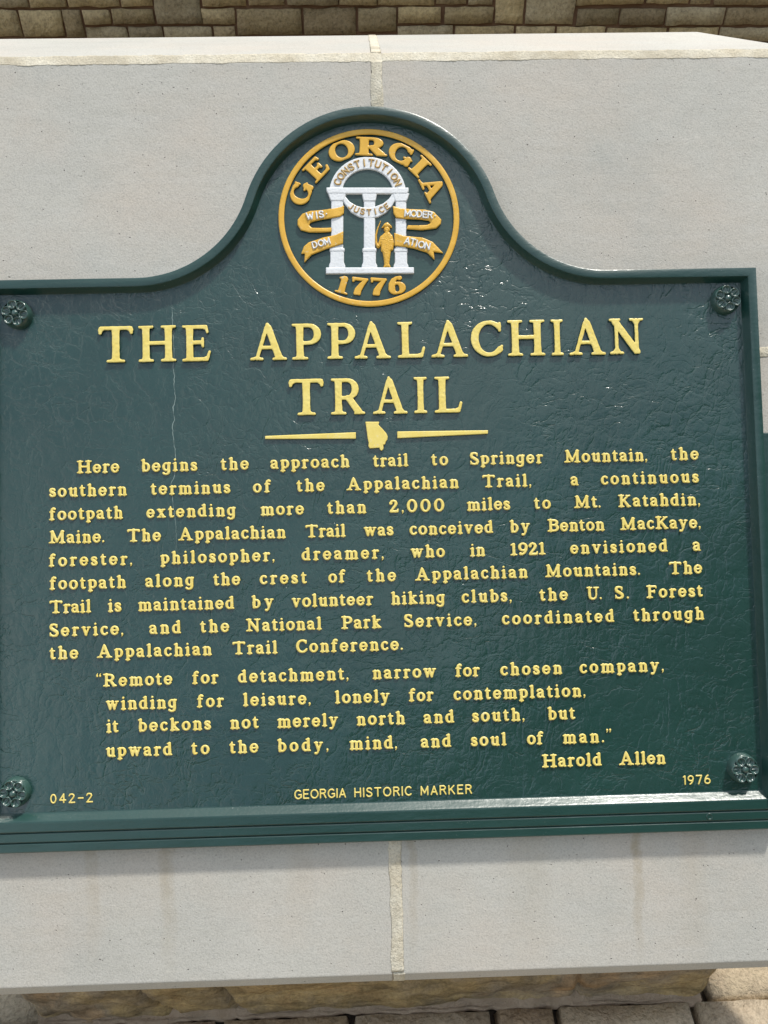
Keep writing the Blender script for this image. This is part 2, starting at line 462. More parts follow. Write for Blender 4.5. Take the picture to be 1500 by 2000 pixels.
# ----------------------------------------------------------------- materials
def green_paint(name, wrinkle):
    k = NT(name); v = k.tc.outputs['Object']
    if wrinkle:
        def crease(vec, scale, lo, hi, det=3, rg=0.5, dist=0.6):
            r = k.math('ABSOLUTE', k.math('SUBTRACT', k.noise(vec, scale, det, rg, dist), 0.5))
            return k.math('SUBTRACT', k.ramp(r, [(0.0, 0.0), (lo, 0.75), (hi, 1.0)]), 1.0)
        wa = k.warp(v, 14, 0.03); wb = k.warp(v, 34, 0.018)
        c1 = crease(k.mapping((1, 1, 0.55), src=wa, rot=(0, 0.75, 0)), 26, 0.03, 0.10)
        c2 = crease(k.mapping((0.6, 1, 1.1), src=wb, rot=(0, 0.35, 0), loc=(3, 1, 7)), 48, 0.04, 0.13)
        c3 = crease(k.mapping((1.1, 1, 0.6), src=wb, rot=(0, -0.5, 0), loc=(8, 5, 2)), 80, 0.07, 0.2)
        w1 = k.warp(k.warp(v, 22, 0.022), 80, 0.006)
        c4 = k.math('SUBTRACT', k.ramp(k.voro(w1, 42), [(0.0, 0.0), (0.05, 0.7), (0.14, 1.0)]), 1.0)
        p1 = k.ramp(k.noise(k.mapping(loc=(3.1, 0, 1.7)), 6, 3), [(0.40, 0.25), (0.6, 1.0)])
        p2 = k.ramp(k.noise(k.mapping(loc=(9.3, 4, 2.2)), 8, 3), [(0.40, 0.2), (0.62, 1.0)])
        p3 = k.ramp(k.noise(k.mapping(loc=(1.3, 6, 5.2)), 7, 3), [(0.46, 0.05), (0.64, 1.0)])
        h = k.math('ADD', k.math('MULTIPLY', c1, k.math('MULTIPLY', p1, 1.3)), k.math('MULTIPLY', c2, p2))
        h = k.math('ADD', h, k.math('MULTIPLY', c3, k.math('MULTIPLY', p1, 0.40)))
        h = k.math('ADD', h, k.math('MULTIPLY', c4, k.math('MULTIPLY', p3, 0.7)))
        h = k.math('ADD', h, k.math('MULTIPLY', k.noise(v, 30, 3, 0.5), 3.2))
        h = k.math('ADD', h, k.math('MULTIPLY', k.noise(k.mapping((1, 1, 0.55), src=wb, rot=(0, 0.6, 0)), 70, 2, 0.45), 1.7))
        n = k.bump(h, 0.00033, 1.0)
    else:
        l = k.noise(k.mapping((0.35, 1, 1)), 45, 4, 0.55); n = k.bump(l, 0.0011, 1.0)
        n = k.bump(k.noise(v, 260, 3), 0.00018, 1.0, n)
    tone = k.noise(v, 5.5, 4)
    col = k.mix(k.ramp(tone, [(0.3, 0.0), (0.7, 1.0)]), (0.0085, 0.043, 0.036), (0.0125, 0.056, 0.048))
    spk = k.ramp(k.noise(v, 420, 2, 0.5), [(0.70, 0.0), (0.75, 1.0)])
    spk = k.math('MULTIPLY', spk, k.ramp(k.noise(v, 14, 2), [(0.50, 0.0), (0.65, 0.8)]))
    col = k.mix(spk, col, (0.16, 0.20, 0.18))
    rg = k.ramp(k.noise(v, 9, 4), [(0.3, 0.34), (0.7, 0.44)])
    return k.out(col, rg, n, 0.5, 1.0 if wrinkle else 0.6, 0.15 if wrinkle else 0.26)

GREEN = green_paint('green_enamel_wrinkled', True)
GREEN_SMOOTH = green_paint('green_enamel_smooth', False)

def letter_paint(name, c0, c1, wear=(0.75, 0.68, 0.5)):
    k = NT(name); v = k.tc.outputs['Object']
    t = k.ramp(k.noise(v, 60, 4), [(0.3, 0.0), (0.7, 1.0)])
    col = k.mix(t, c0, c1)
    chip = k.math('MULTIPLY', k.ramp(k.noise(v, 240, 3), [(0.60, 0.0), (0.66, 1.0)]), k.ramp(k.noise(v, 11, 2), [(0.50, 0.0), (0.66, 0.7)]))
    col = k.mix(chip, col, wear)
    n = k.bump(k.noise(v, 200, 3), 0.00020, 1.0)
    return k.out(col, 0.32, n, 0.5)
YELLOW = letter_paint('yellow_letter_paint', (0.82, 0.645, 0.15), (0.87, 0.72, 0.22))
GOLD = letter_paint('gold_seal_paint', (0.70, 0.395, 0.042), (0.78, 0.465, 0.066))
WHITE = letter_paint('white_seal_paint', (0.76, 0.79, 0.81), (0.82, 0.84, 0.85), (0.6, 0.6, 0.58))
TAN = letter_paint('tan_seal_lettering', (0.50, 0.31, 0.09), (0.60, 0.42, 0.17))

def cast_stone(name, stain):
    k = NT(name); v = k.tc.outputs['Object']
    big = k.ramp(k.noise(v, 2.6, 5, 0.6), [(0.3, 0.0), (0.7, 1.0)])
    col = k.mix(big, (0.440, 0.436, 0.396), (0.560, 0.546, 0.492))
    warm = k.ramp(k.noise(k.mapping(loc=(5, 2, 8)), 6, 4, 0.6), [(0.42, 0.0), (0.70, 0.8)])
    col = k.mix(warm, col, (0.53, 0.485, 0.42))
    brush = k.ramp(k.noise(k.mapping((2, 14, 14)), 6, 4, 0.6), [(0.35, 0.0), (0.65, 0.18)])
    col = k.mix(brush, col, (0.58, 0.57, 0.54))
    grain = k.ramp(k.noise(v, 420, 3, 0.7), [(0.28, 0.78), (0.5, 1.0), (0.75, 1.11)])
    col = k.mix(1.0, col, grain, 'MULTIPLY')
    pit = k.ramp(k.voro(v, 190, 'F1'), [(0.08, 0.0), (0.19, 1.0)])
    pm = k.ramp(k.noise(v, 85, 2), [(0.60, 0.0), (0.66, 1.0)])
    pit = k.math('SUBTRACT', 1.0, k.math('MULTIPLY', k.math('SUBTRACT', 1.0, pit), pm))
    col = k.mix(pit, (0.12, 0.115, 0.11), col)
    if stain:
        x = k.n.new('ShaderNodeSeparateXYZ'); k.link(v, x.inputs[0])
        wob = k.math('MULTIPLY', k.math('SUBTRACT', k.noise(k.mapping((3, 3, 9)), 2.0, 4, 0.6), 0.5), 0.03)
        xx = k.math('ADD', x.outputs[0], wob)
        tot = None
        for x0, wd, amp, z0 in ((-0.405, 0.010, 0.42, 0.29), (-0.300, 0.010, 0.5, 0.28), (0.036, 0.006, 0.45, 0.27), (0.350, 0.007, 0.75, 0.275), (0.43, 0.02, 0.2, 0.25), (-0.12, 0.02, 0.22, 0.30), (0.20, 0.03, 0.2, 0.26)):
            d = k.math('ABSOLUTE', k.math('SUBTRACT', xx, x0))
            s_ = k.ramp(k.math('DIVIDE', d, wd*2), [(0.0, amp), (0.35, amp*.7), (0.6, 0.0)])
            f_ = k.ramp(k.math('ADD', k.math('SUBTRACT', x.outputs[2], z0-0.5), k.math('MULTIPLY', wob, 2.0)), [(0.46, 0.0), (0.60, 1.0)])
            s_ = k.math('MULTIPLY', s_, f_)
            tot = s_ if tot is None else k.math('MAXIMUM', tot, s_)
        tot = k.math('MULTIPLY', tot, k.ramp(k.noise(v, 60, 4, 0.7), [(0.3, 0.4), (0.6, 1.0)]))
        col = k.mix(tot, col, (0.36, 0.30, 0.20))
    n = k.bump(k.noise(v, 420, 3, 0.7), 0.0006, 0.8); n = k.bump(pit, 0.0012, 1.0, n); n = k.bump(k.noise(v, 40, 3), 0.0012, 0.6, n)
    return k.out(col, 0.85, n, 0.25)
STONE = cast_stone('cast_stone_upper', False)
STONE_LOW = cast_stone('cast_stone_stained', True)

k = NT('cream_mortar'); v = k.tc.outputs['Object']
col = k.mix(k.ramp(k.noise(v, 30, 4), [(0.3, 0.0), (0.7, 1.0)]), (0.60, 0.54, 0.41), (0.74, 0.70, 0.58))
col = k.mix(1.0, col, k.ramp(k.noise(v, 330, 3, 0.7), [(0.3, 0.7), (0.5, 1.0), (0.8, 1.1)]), 'MULTIPLY')
col = k.mix(k.ramp(k.noise(v, 14, 5, 0.65), [(0.48, 0.0), (0.68, 0.7)]), col, (0.43, 0.385, 0.29))
n = k.bump(k.noise(v, 260, 4, 0.7), 0.0022, 1.0)
MORTAR = k.out(col, 0.9, n, 0.2)

k = NT('rubble_stone'); v = k.tc.outputs['Object']
wv = k.warp(v, 6, 0.12)
a = k.ramp(k.noise(wv, 5, 5, 0.62), [(0.30, (0.33, 0.205, 0.095)), (0.45, (0.50, 0.37, 0.185)), (0.58, (0.36, 0.29, 0.20)), (0.72, (0.56, 0.37, 0.20))])
b_ = k.ramp(k.noise(k.mapping((5, 12, 16)), 1.6, 6, 0.68, 0.8), [(0.34, 0.42), (0.6, 1.08)])
col = k.mix(1.0, a, b_, 'MULTIPLY')
col = k.mix(1.0, col, k.ramp(k.noise(v, 210, 4, 0.7), [(0.3, 0.7), (0.55, 1.0), (0.8, 1.15)]), 'MULTIPLY')
n = k.bump(k.noise(v, 120, 5, 0.65), 0.004, 0.8); n = k.bump(k.noise(k.mapping((4, 20, 30)), 2.0, 4), 0.01, 0.6, n)
RUBBLE = k.out(col, 0.9, n, 0.2)

def attr_stone(name, attr, cold, rough=0.9, grain=160):
    k = NT(name); v = k.tc.outputs['Object']
    at = k.n.new('ShaderNodeAttribute'); at.attribute_name = attr
    blot = k.ramp(k.noise(k.warp(v, 5, 0.1), 9, 6, 0.68), [(0.36, 0.0), (0.66, 1.0)])
    col = k.mix(k.math('MULTIPLY', blot, 0.6), at.outputs['Color'], cold)
    col = k.mix(1.0, col, k.ramp(k.noise(v, grain*0.6, 5, 0.75), [(0.3, 0.55), (0.52, 1.0), (0.8, 1.25)]), 'MULTIPLY')
    n = k.bump(k.noise(v, 45, 6, 0.62, 0.4), 0.010, 0.8); n = k.bump(k.noise(v, grain, 4), 0.0018, 0.8, n)
    return k.out(col, rough, n, 0.2)
WALL_STONE = attr_stone('ashlar_stone', 'tint', (0.30, 0.23, 0.14))
PAVER_STONE = attr_stone('paver_stone', 'tint', (0.42, 0.33, 0.24), grain=260)
k = NT('brown_wall_mortar'); v = k.tc.outputs['Object']
WALL_MORTAR = k.out(k.mix(k.noise(v, 20, 4), (0.15, 0.085, 0.05), (0.22, 0.135, 0.085)), 0.95, k.bump(k.noise(v, 120, 4), 0.004), 0.1)
k = NT('paving_bed'); v = k.tc.outputs['Object']
BED = k.out(k.mix(k.noise(v, 30, 4), (0.03, 0.025, 0.02), (0.10, 0.08, 0.06)), 0.95, k.bump(k.noise(v, 200, 4), 0.004), 0.1)
k = NT('plaza_ground'); v = k.tc.outputs['Object']
GROUND = k.out(k.mix(k.noise(v, 1.5, 5), (0.22, 0.19, 0.15), (0.30, 0.26, 0.21)), 0.95, k.bump(k.noise(v, 40, 4), 0.006), 0.1)
k = NT('reflection_slope_green'); v = k.tc.outputs['Object']  # dark green for the added slope that the marker reflects
REFLECTION_GREEN = k.out(k.mix(k.ramp(k.noise(v, 0.6, 6, 0.7), [(0.35, 0.0), (0.65, 1.0)]), (0.012, 0.028, 0.008), (0.05, 0.085, 0.025)), 0.9, k.bump(k.noise(v, 0.8, 6, 0.7), 1.0), 0.1)

# ----------------------------------------------------------------- setting: ground, paving, unseen slope added for its reflection
g = 120
link('ground', [(-g, -g, -0.032), (g, -g, -0.032), (g, g, -0.032), (-g, g, -0.032)], [[0, 1, 2, 3]], GROUND)['kind'] = 'structure'
bedv = [(-1.9, -2.2, -0.028), (1.9, -2.2, -0.028), (1.9, 2.29, -0.028), (-1.9, 2.29, -0.028)]
link('paving_bed', bedv, [[0, 1, 2, 3]], BED)['kind'] = 'structure'

def pavers():
    V = []; F = []; T = []
    def block(x0, x1, y0, y1, seed):
        r = random.Random(seed)
        tint = r.choice([(0.46, 0.365, 0.24), (0.50, 0.41, 0.28), (0.44, 0.365, 0.27), (0.52, 0.45, 0.33)])
        f = r.uniform(0.85, 1.1); tint = tuple(c*f*r.uniform(0.98, 1.02) for c in tint)
        dz = r.uniform(-0.003, 0.003); b = 0.006
        base = len(V)
        nx = max(3, int((x1-x0)/0.018)); ny = max(3, int((y1-y0)/0.018))
        for i in range(nx+1):
            for j in range(ny+1):
                x = x0+(x1-x0)*i/nx; y = y0+(y1-y0)*j/ny
                e = min(i, nx-i, j, ny-j)
                z = dz + 0.003*fbm(x*14, y*14, seed, 4)
                jx = 0.003*noise.noise(Vector((x*30, y*30, seed+.3))); jy = 0.003*noise.noise(Vector((x*30, y*30, seed+7.3)))
                if e == 0: z = -0.03
                elif e == 1:
                    z -= 0.002
                    x += (x0-x+0.0035)*(i == 1)+(x1-x-0.0035)*(i == nx-1)
                    y += (y0-y+0.0035)*(j == 1)+(y1-y-0.0035)*(j == ny-1)
                V.append((x+jx, y+jy, z))
        for i in range(nx):
            for j in range(ny):
                a = base+i*(ny+1)+j
                F.append([a, a+ny+1, a+ny+2, a+1]); T.append(tint)
    first = [-1.86, -1.62, -1.39, -1.16, -0.95, -0.72, -0.50, -0.27, -0.06, 0.170, 0.272, 0.494, 0.70, 0.92, 1.14, 1.37, 1.60, 1.85]
    sd = 1
    for row in range(18):
        y1 = -0.322-row*0.104; y0 = y1-0.096
        if row == 0: xs = first
        else:
            x = -1.86-random.uniform(0, .1); xs = [max(x, -1.88)]
            while x < 1.68: x += random.uniform(0.19, 0.235); xs.append(x)
        for a, b in zip(xs[:-1], xs[1:]):
            gp = 0.004 if random.random() < .7 else 0.0065
            block(a+gp, b-gp, y0, y1, sd); sd += 1
    for row in range(9):
        y0 = -0.318+row*0.104; y1 = y0+0.097
        x = 0.53
        while x < 1.8:
            w = random.uniform(.19, .235); block(x, x+w-.007, y0, y1, sd); sd += 1; x += w
        x = -0.56
        while x > -1.8:
            w = random.uniform(.19, .235); block(x-w+.007, x, y0, y1, sd); sd += 1; x -= w
    o = link('pavement', V, F, PAVER_STONE, smooth=True); o['kind'] = 'structure'
    at = o.data.attributes.new('tint', 'FLOAT_COLOR', 'FACE')
    at.data.foreach_set('color', [c for t in T for c in (*t, 1)])
pavers()

def slope():  # unseen hill, added and shaped to darken the marker's lower right reflection
    V = []; F = []; na, nr = 120, 30
    for i in range(na+1):
        az = -95+190*i/na                      # degrees from straight out of the marker, to the right
        t0 = min(1, max(0, (az+28)/58)); t0 = t0*t0*(3-2*t0)
        el = math.radians(6+31*t0)
        a = math.radians(-90+az)
        for j in range(nr+1):
            r = 16+j*1.6
            t = min(1, j/(nr*0.8)); top = 54*math.tan(el)
            h = top*t*t*(3-2*t)+2.2*fbm(math.cos(a)*r*.12, math.sin(a)*r*.12, .4, 5)*t
            V.append((r*math.cos(a), r*math.sin(a), -0.3+h))
    for i in range(na):
        for j in range(nr):
            p = i*(nr+1)+j; F.append([p, p+nr+1, p+nr+2, p+1])
    o = link('added_reflection_hill', V, F, REFLECTION_GREEN, smooth=True); o['kind'] = 'structure'
slope()

# ----------------------------------------------------------------- stone wall of the building behind
def ashlar_wall():
    Y = 2.3
    bw = tag(empty('building_wall', (0, Y, 0)), 'brown rough ashlar stone wall in shade behind the pale monument', 'wall')
    L = [(-1275,-1117,1220,1287),(-1114,-991,1219,1286),(-986,-815,1219,1285),(-808,-701,1219,1284),(-698,-543,1168,1283),(-534,-386,1218,1282),(-379,-257,1219,1281),(-250,-75,1219,1279),(-70,55,1218,1278),(61,252,1216,1277),(259,364,1217,1276),(369,453,1214,1275),(462,564,1159,1275),(570,738,1157,1274),(741,972,1212,1272),(981,1131,1212,1271),(1138,1208,1211,1270),(1218,1509,1208,1268),(-1334,-1162,1136,1214),(-1157,-1016,1135,1212),(-1011,-950,1134,1214),(-941,-851,1169,1212),(-845,-705,1170,1214),(-541,-429,1167,1213),(-424,-203,1134,1210),(-196,-15,1132,1211),(-9,122,1140,1211),(130,277,1163,1212),(289,458,1161,1210),(750,893,1153,1202),(899,1053,1152,1201),(1060,1262,1150,1203),(1269,1529,1148,1201),(-947,-804,1118,1163),(-798,-684,1120,1163),(-679,-513,1118,1162),(-508,-434,1117,1161),(127,320,1111,1157),(326,534,1109,1155),(541,676,1108,1152),(684,853,1106,1149),(861,1071,1104,1146),(1079,1254,1103,1144),(1261,1546,1100,1142)]
    dark = {24: .62, 25: .62, 22: .6, 29: .42, 30: .5, 32: .7, 20: .7, 34: .62, 26: .6, 4: .72, 17: .8, 28: .75}
    # the rest of the wall, above and below what the photograph shows
    r = random.Random(5); extra = []
    z = 1100
    while z > 0:
        h = r.choice([48, 62, 76]); x = -2600
        while x < 2600:
            w = r.uniform(110, 260); extra.append((x, x+w-8, z-h, z-7)); x += w
        z -= h
    z = 1296
    while z < 3150:
        h = r.choice([56, 70, 84]); x = -2600
        while x < 2600:
            w = r.uniform(130, 280); extra.append((x, x+w-8, z, z+h-8)); x += w
        z += h
    for sgn in (-1, 1):
        z = 1104
        for h in (56, 66, 70):
            x = 1345 if sgn < 0 else 1556
            while x < 2500:
                w = r.uniform(130, 260); q = (x, x+w-8) if sgn > 0 else (-x-w+8, -x)
                extra.append((*q, z, z+h-8)); x += w
            z += h
    V = []; F = []; T = []
    for i, (x0, x1, z0, z1) in enumerate(L+extra):
        x0, x1, z0, z1 = x0/1000, x1/1000, z0/1000, z1/1000
        q = random.Random(i+99)
        tint = q.choice([(0.56, 0.43, 0.22), (0.60, 0.47, 0.255), (0.50, 0.385, 0.215), (0.53, 0.44, 0.275)])
        f = dark.get(i, q.uniform(0.85, 1.1)); tint = tuple(c*f for c in tint)
        fine = i < len(L)
        nx = max(3, int((x1-x0)/(0.016 if fine else 0.045))); nz = max(3, int((z1-z0)/(0.013 if fine else 0.03)))
        base = len(V); pr = q.uniform(0.006, 0.014)
        for a in range(nx+1):
            for b in range(nz+1):
                x = x0+(x1-x0)*a/nx; zz = z0+(z1-z0)*b/nz
                e = min(a, nx-a, b, nz-b)
                d = -0.004 if e == 0 else pr*(0.85 if e == 1 else 1.0)+0.006*fbm(x*9, zz*14, i, 5)
                jx = 0.004*noise.noise(Vector((x*25, zz*25, i+.5))); jz = 0.004*noise.noise(Vector((x*25, zz*25, i+9.5)))
                if e == 1:
                    x += (x0-x+.0016)*(a == 1)+(x1-x-.0016)*(a == nx-1); zz += (z0-zz+.0016)*(b == 1)+(z1-zz-.0016)*(b == nz-1)
                V.append((x+jx, -d, zz+jz))
        for a in range(nx):
            for b in range(nz):
                p = base+a*(nz+1)+b; F.append([p, p+nz+1, p+nz+2, p+1]); T.append(tint)
    o = link('stonework', V, F, WALL_STONE, bw, smooth=True)
    at = o.data.attributes.new('tint', 'FLOAT_COLOR', 'FACE'); at.data.foreach_set('color', [c for t in T for c in (*t, 1)])
    vv, ff = prism([(0, -0.03), (0.3, -0.03), (0.3, 3.15), (0, 3.15)], -2.62, 2.62, lambda u, a, b: (u, a, b))
    link('mortar', vv, ff, WALL_MORTAR, bw)
ashlar_wall()

# ----------------------------------------------------------------- cast stone monument
MO = Vector((0, -0.317, 0))
mon = tag(empty('stone_monument', MO), 'pale grey cast stone monument with sloping slab face and rough stone base', 'monument')
def mp(u, v, n): return pw(u, v, n)-MO
BACK = 270
def uend(v, side):      # the slab sides
    return 640.0 if side > 0 else -668.0

def slab(name, v0, v1, side, mat, low=False):
    ua, ub = (-668, 5.5) if side < 0 else (20.5, 640)
    t = -82
    if low:
        front = (v0, -12)
        w0 = pw(0, *front); fz = w0.z-0.021
        vb = ((fz-ZC)*1000+82*SN)/CS
        p1 = (v0-21*CS, -12-21*SN)
        poly = [front, (v1, -12), (v1, t), (vb, t), p1]
    else:
        poly = [(v0, -12), (v1, -12), (v1, t), (v0, t)]
    V, F = prism(poly, ua, ub, lambda u, a, b: mp(u, a, b))
    o = link(name, V, F, mat, mon); return bevelled(o, 0.0016, 2)
JV0, JV1 = 252.5, 264.0
slab('face_slab', JV1, 696, -1, STONE); slab('face_slab', JV1, 696, 1, STONE)
slab('face_slab', -598, JV0, -1, STONE_LOW, True); slab('face_slab', -598, JV0, 1, STONE_LOW, True)

def coping(ua, ub, uaf, ubf):
    b = BACK
    P = [(711.5, -17.5), (711.5+b*SN, -17.5-b*CS)]
    P.append((P[1][0]-60*CS, P[1][1]-60*SN)); P += [(697.5, -80), (697.5, -17.5)]
    left = [uaf, ua, ua, uaf, uaf]; rgt = [ubf, ub, ub, ubf, ubf]
    V = [mp(l, *p) for l, p in zip(left, P)]+[mp(l, *p) for l, p in zip(rgt, P)]
    n = 5; F = [[i, (i+1) % n, n+(i+1) % n, n+i] for i in range(n)]+[list(range(n))[::-1], list(range(n, 2*n))]
    return bevelled(link('coping_stone', V, F, STONE, mon), 0.002, 2)
coping(-640, 7.5, -668, 5.5); coping(19.0, 585, 20.5, 642)

def joint(path_fn, length, w0, w1, thick, seed, name='mortar_joint', step=3.0, parent=None):
    """A ragged-edged mortar strip: path_fn(t, s) -> point for t along and s across, thick out of the face."""
    V = []; F = []; n = int(length/step)
    for i in range(n+1):
        t = i*step
        a = w0+1.8*fbm(t*.03, seed, 0, 5)+.9*fbm(t*.3, seed, 3, 3); b = w1+1.8*fbm(t*.03, seed, 9, 5)+.9*fbm(t*.3, seed, 5, 3)
        for s, k in ((a, -4.0), (a, thick*.5), (a+1.2, thick), ((a+b)/2, thick*1.15), (b-1.2, thick), (b, thick*.5), (b, -4.0)):
            V.append(path_fn(t, s, k))
    for i in range(n):
        for j in range(6):
            p = i*7+j; F.append([p, p+1, p+8, p+7])
    F.append(list(range(7))[::-1]); F.append([n*7+j for j in range(7)])
    o = link(name, V, F, MORTAR, mon, smooth=True)
    b = bmesh.new(); b.from_mesh(o.data); bmesh.ops.recalc_face_normals(b, faces=b.faces[:]); b.to_mesh(o.data); b.free()
    return o
joint(lambda t, s, k: mp(13+s, 695.5-t, -12+k), 1292, -8.6, 8.6, 0.9, 1.3)
joint(lambda t, s, k: mp(-667+t, 258.2+s, -12+k), 1304, -6.6, 6.6, 1.1, 4.1)
# bedding joint under the coping: a tilted ragged strip from the slab face up to the coping edge
dv, dn = 17.0, -5.6; ln = math.hypot(dv, dn); dv /= ln; dn /= ln
joint(lambda t, s, k: mp(-667+t, 694.6+dv*s-dn*k, -11.9+dn*s+dv*k), 1306, 0, 17.6, 0.25, 7.7)
# joint between the two coping stones
joint(lambda t, s, k: mp(13+s, 711.8+t*SN+k*CS, -17.6-t*CS+k*SN), BACK-4, -7.0, 7.0, 0.8, 2.2)
# fascia end of the vertical joint
joint(lambda t, s, k: mp(14+s, -597.4-t*CS-k*SN, -12.3-t*SN+k*CS), 21, -8.4, 8.4, 1.0, 5.2, step=3.0)

def core():
    zt = 0.2205
    b0 = (-0.292, zt)
    v1 = 694; p = pw(0, v1, -84)
    poly = [(-0.28, 0.0), (-0.28, zt), b0, (p.y, p.z), (0.70, p.z-0.02), (0.70, 0.0)]
    V, F = prism(poly, -0.55, 0.53, lambda u, a, b: Vector((u, a, b))-MO)
    link('backing', V, F, RUBBLE, mon)
core()

def base_front():
    V = []; F = []; nx, nz = 190, 30
    for i in range(nx+1):
        for j in range(nz+1):
            z = 0.2195*j/nz-0.004
            a = i/nx
            u0 = -0.581+0.014*fbm(z*20, 1, 0)+0.03*(0.2-z)*.3; u1 = 0.556+0.018*fbm(z*30, 5, 0, 4)-max(0, 0.13-z)*0.28
            u = u0+(u1-u0)*a
            e = min(a, 1-a)*1.13
            rnd = 0.03*max(0, 1-e/0.03)**2
            sh = fbm(u*5, z*22, 2, 3); y = 0.006*fbm(u*3, z*6, 3, 4)+0.005*fbm(u*22, z*45, 8, 5)+0.005*(1 if sh > 0.12 else (0 if sh < 0.02 else (sh-.02)/.10))+rnd
            for cx, sl in ((-0.40, 0.5), (-0.272, 0.35), (0.30, 0.05), (0.83, 0)):
                d = abs(u-cx-sl*(0.11-z)+0.004*fbm(z*40, cx, 1)); y += 0.012*max(0, 1-d/0.008)
            V.append((u, y, z))
    for i in range(nx):
        for j in range(nz):
            p = i*(nz+1)+j; F.append([p, p+nz+1, p+nz+2, p+1])
    # ends and top run back to the backing
    n0 = len(V)
    for i in (0, nx):
        for j in range(nz+1):
            x, y, z = V[i*(nz+1)+j]; V.append((x*0.985, 0.75, z))
    for j in range(nz):
        F.append([j+1, j, n0+j, n0+j+1][::-1]); a = nx*(nz+1)+j; q = n0+nz+1+j; F.append([a, a+1, q+1, q][::-1])
    link('base', V, F, RUBBLE, mon, smooth=True)
base_front()

def fillet():
    V = []; F = []; n = 240
    for i in range(n+1):
        u = -0.56+1.07*i/n
        top = 0.004+0.010*fbm(u*6, 2, 0, 4)+0.003*fbm(u*40, 2, 4, 3); w = 0.006+0.005*fbm(u*9, 7, 0, 4)+0.003*fbm(u*50, 3, 3, 3)
        top = max(top, .003); w = max(w, .004)
        for dy, z in ((0.02, top+.001), (-0.002, top), (-0.4*w, top*.55), (-0.8*w, .004), (-w, -0.012)):
            V.append((u, dy+0.004*fbm(u*16, z*60, 1, 3), z))
    for i in range(n):
        for j in range(4):
            p = i*5+j; F.append([p, p+5, p+6, p+1])
    k = NT('spilled_mortar'); v = k.tc.outputs['Object']
    M = k.out(k.mix(k.noise(v, 40, 4), (0.30, 0.22, 0.145), (0.60, 0.48, 0.36)), 0.95, k.bump(k.noise(v, 180, 5, 0.7), 0.005), 0.1)
    link('mortar_fillet', V, F, M, mon, smooth=True)
fillet()

def rubble_chunk():
    b = bmesh.new(); bmesh.ops.create_icosphere(b, subdivisions=4, radius=1.0)
    for q in b.verts:
        c = q.co.copy(); f = 1+0.30*noise.noise(c*1.3+Vector((3, 1, 2)))+0.12*noise.noise(c*4)+.05*noise.noise(c*11)
        q.co = Vector((c.x*0.058*f, c.y*0.030*f, (c.z*f*0.028)+0.016))
    me = bpy.data.meshes.new('loose_stone'); b.to_mesh(me); b.free()
    for p in me.polygons: p.use_smooth = True
    k = NT('grey_rough_stone'); v = k.tc.outputs['Object']
    me.materials.append(k.out(k.mix(k.noise(v, 60, 5, 0.7), (0.30, 0.28, 0.26), (0.52, 0.48, 0.43)), 0.95, k.bump(k.noise(v, 150, 5, 0.7), 0.004), 0.1))
    o = bpy.data.objects.new('loose_stone', me); COL.objects.link(o); o.location = (-0.632, -0.372, 0.0)
    tag(o, 'rough grey chunk of stone lying on the paving at the left end of the base', 'stone')
rubble_chunk()

# ----------------------------------------------------------------- the marker
V0 = -409.0
mk = tag(empty('historical_marker', pw(0, V0, -12), (-LEAN, 0, 0)), 'dark green cast metal historical marker with raised yellow lettering and state seal on pale stone', 'sign')
def ml(u, v, n): return (u/1000, -(n+12)/1000, (v-V0)/1000)

HW, SH, TOPV = 543.0, 373.0, 613.5      # half width, shoulder height, top of the arch (outer edge)
R1 = 184.0; C1 = TOPV-R1; R2 = 163.0
def outline(off):
    """Left shoulder over the arch to the right shoulder, moved inwards by off."""
    hw, sh, r1, r2 = HW-off, SH-off, R1-off, R2+off
    cv = SH+R2
    xc = math.sqrt((R1+R2)**2-(cv-C1)**2)
    a0 = math.atan2(cv-C1, xc)
    pts = []
    for i in range(41):                       # arch, from the left tangent over the top
        a = math.pi-a0-(math.pi-2*a0)*i/40
        pts.append((r1*math.cos(a), C1+r1*math.sin(a)))
    con = []
    for i in range(1, 25):                    # right-hand hollow
        a = math.pi+a0+(math.pi/2-a0)*i/24
        con.append((xc+r2*math.cos(a), cv+r2*math.sin(a)))
    full = [(-x, y) for x, y in con[::-1]]+pts+con
    return [(-hw, -366.0), (-hw, -100.0), (-hw, 150.0), (-hw, sh)]+full+[(hw, sh), (hw, 150.0), (hw, -100.0), (hw, -366.0)]

def rim():
    prof = [(0, -12), (0, 13.0), (0.6, 14.5), (2.2, 15.2), (11.0, 15.2), (12.4, 14.6), (13.2, 13.0), (16.2, 0.8), (17.4, -0.6)]
    V = []; F = []
    rings = [outline(o) for o, _ in prof]; n = len(rings[0])
    for (o, z), r in zip(prof, rings):
        for (x, y) in r: V.append(ml(x, y, z))
    for a in range(len(prof)-1):
        for i in range(n-1):
            F.append([a*n+i, a*n+i+1, (a+1)*n+i+1, (a+1)*n+i][::-1])
    o = link('raised_rim', V, F, GREEN_SMOOTH, mk, smooth=True)
    b = bmesh.new(); b.from_mesh(o.data)
    bmesh.ops.recalc_face_normals(b, faces=b.faces[:])
    for e in b.edges:
        if e.is_manifold and e.calc_face_angle(0) > 0.6: e.smooth = False
    b.to_mesh(o.data); b.free()
    if sum(p.normal.y*p.area for p in o.data.polygons) > 0: o.data.flip_normals()
rim()

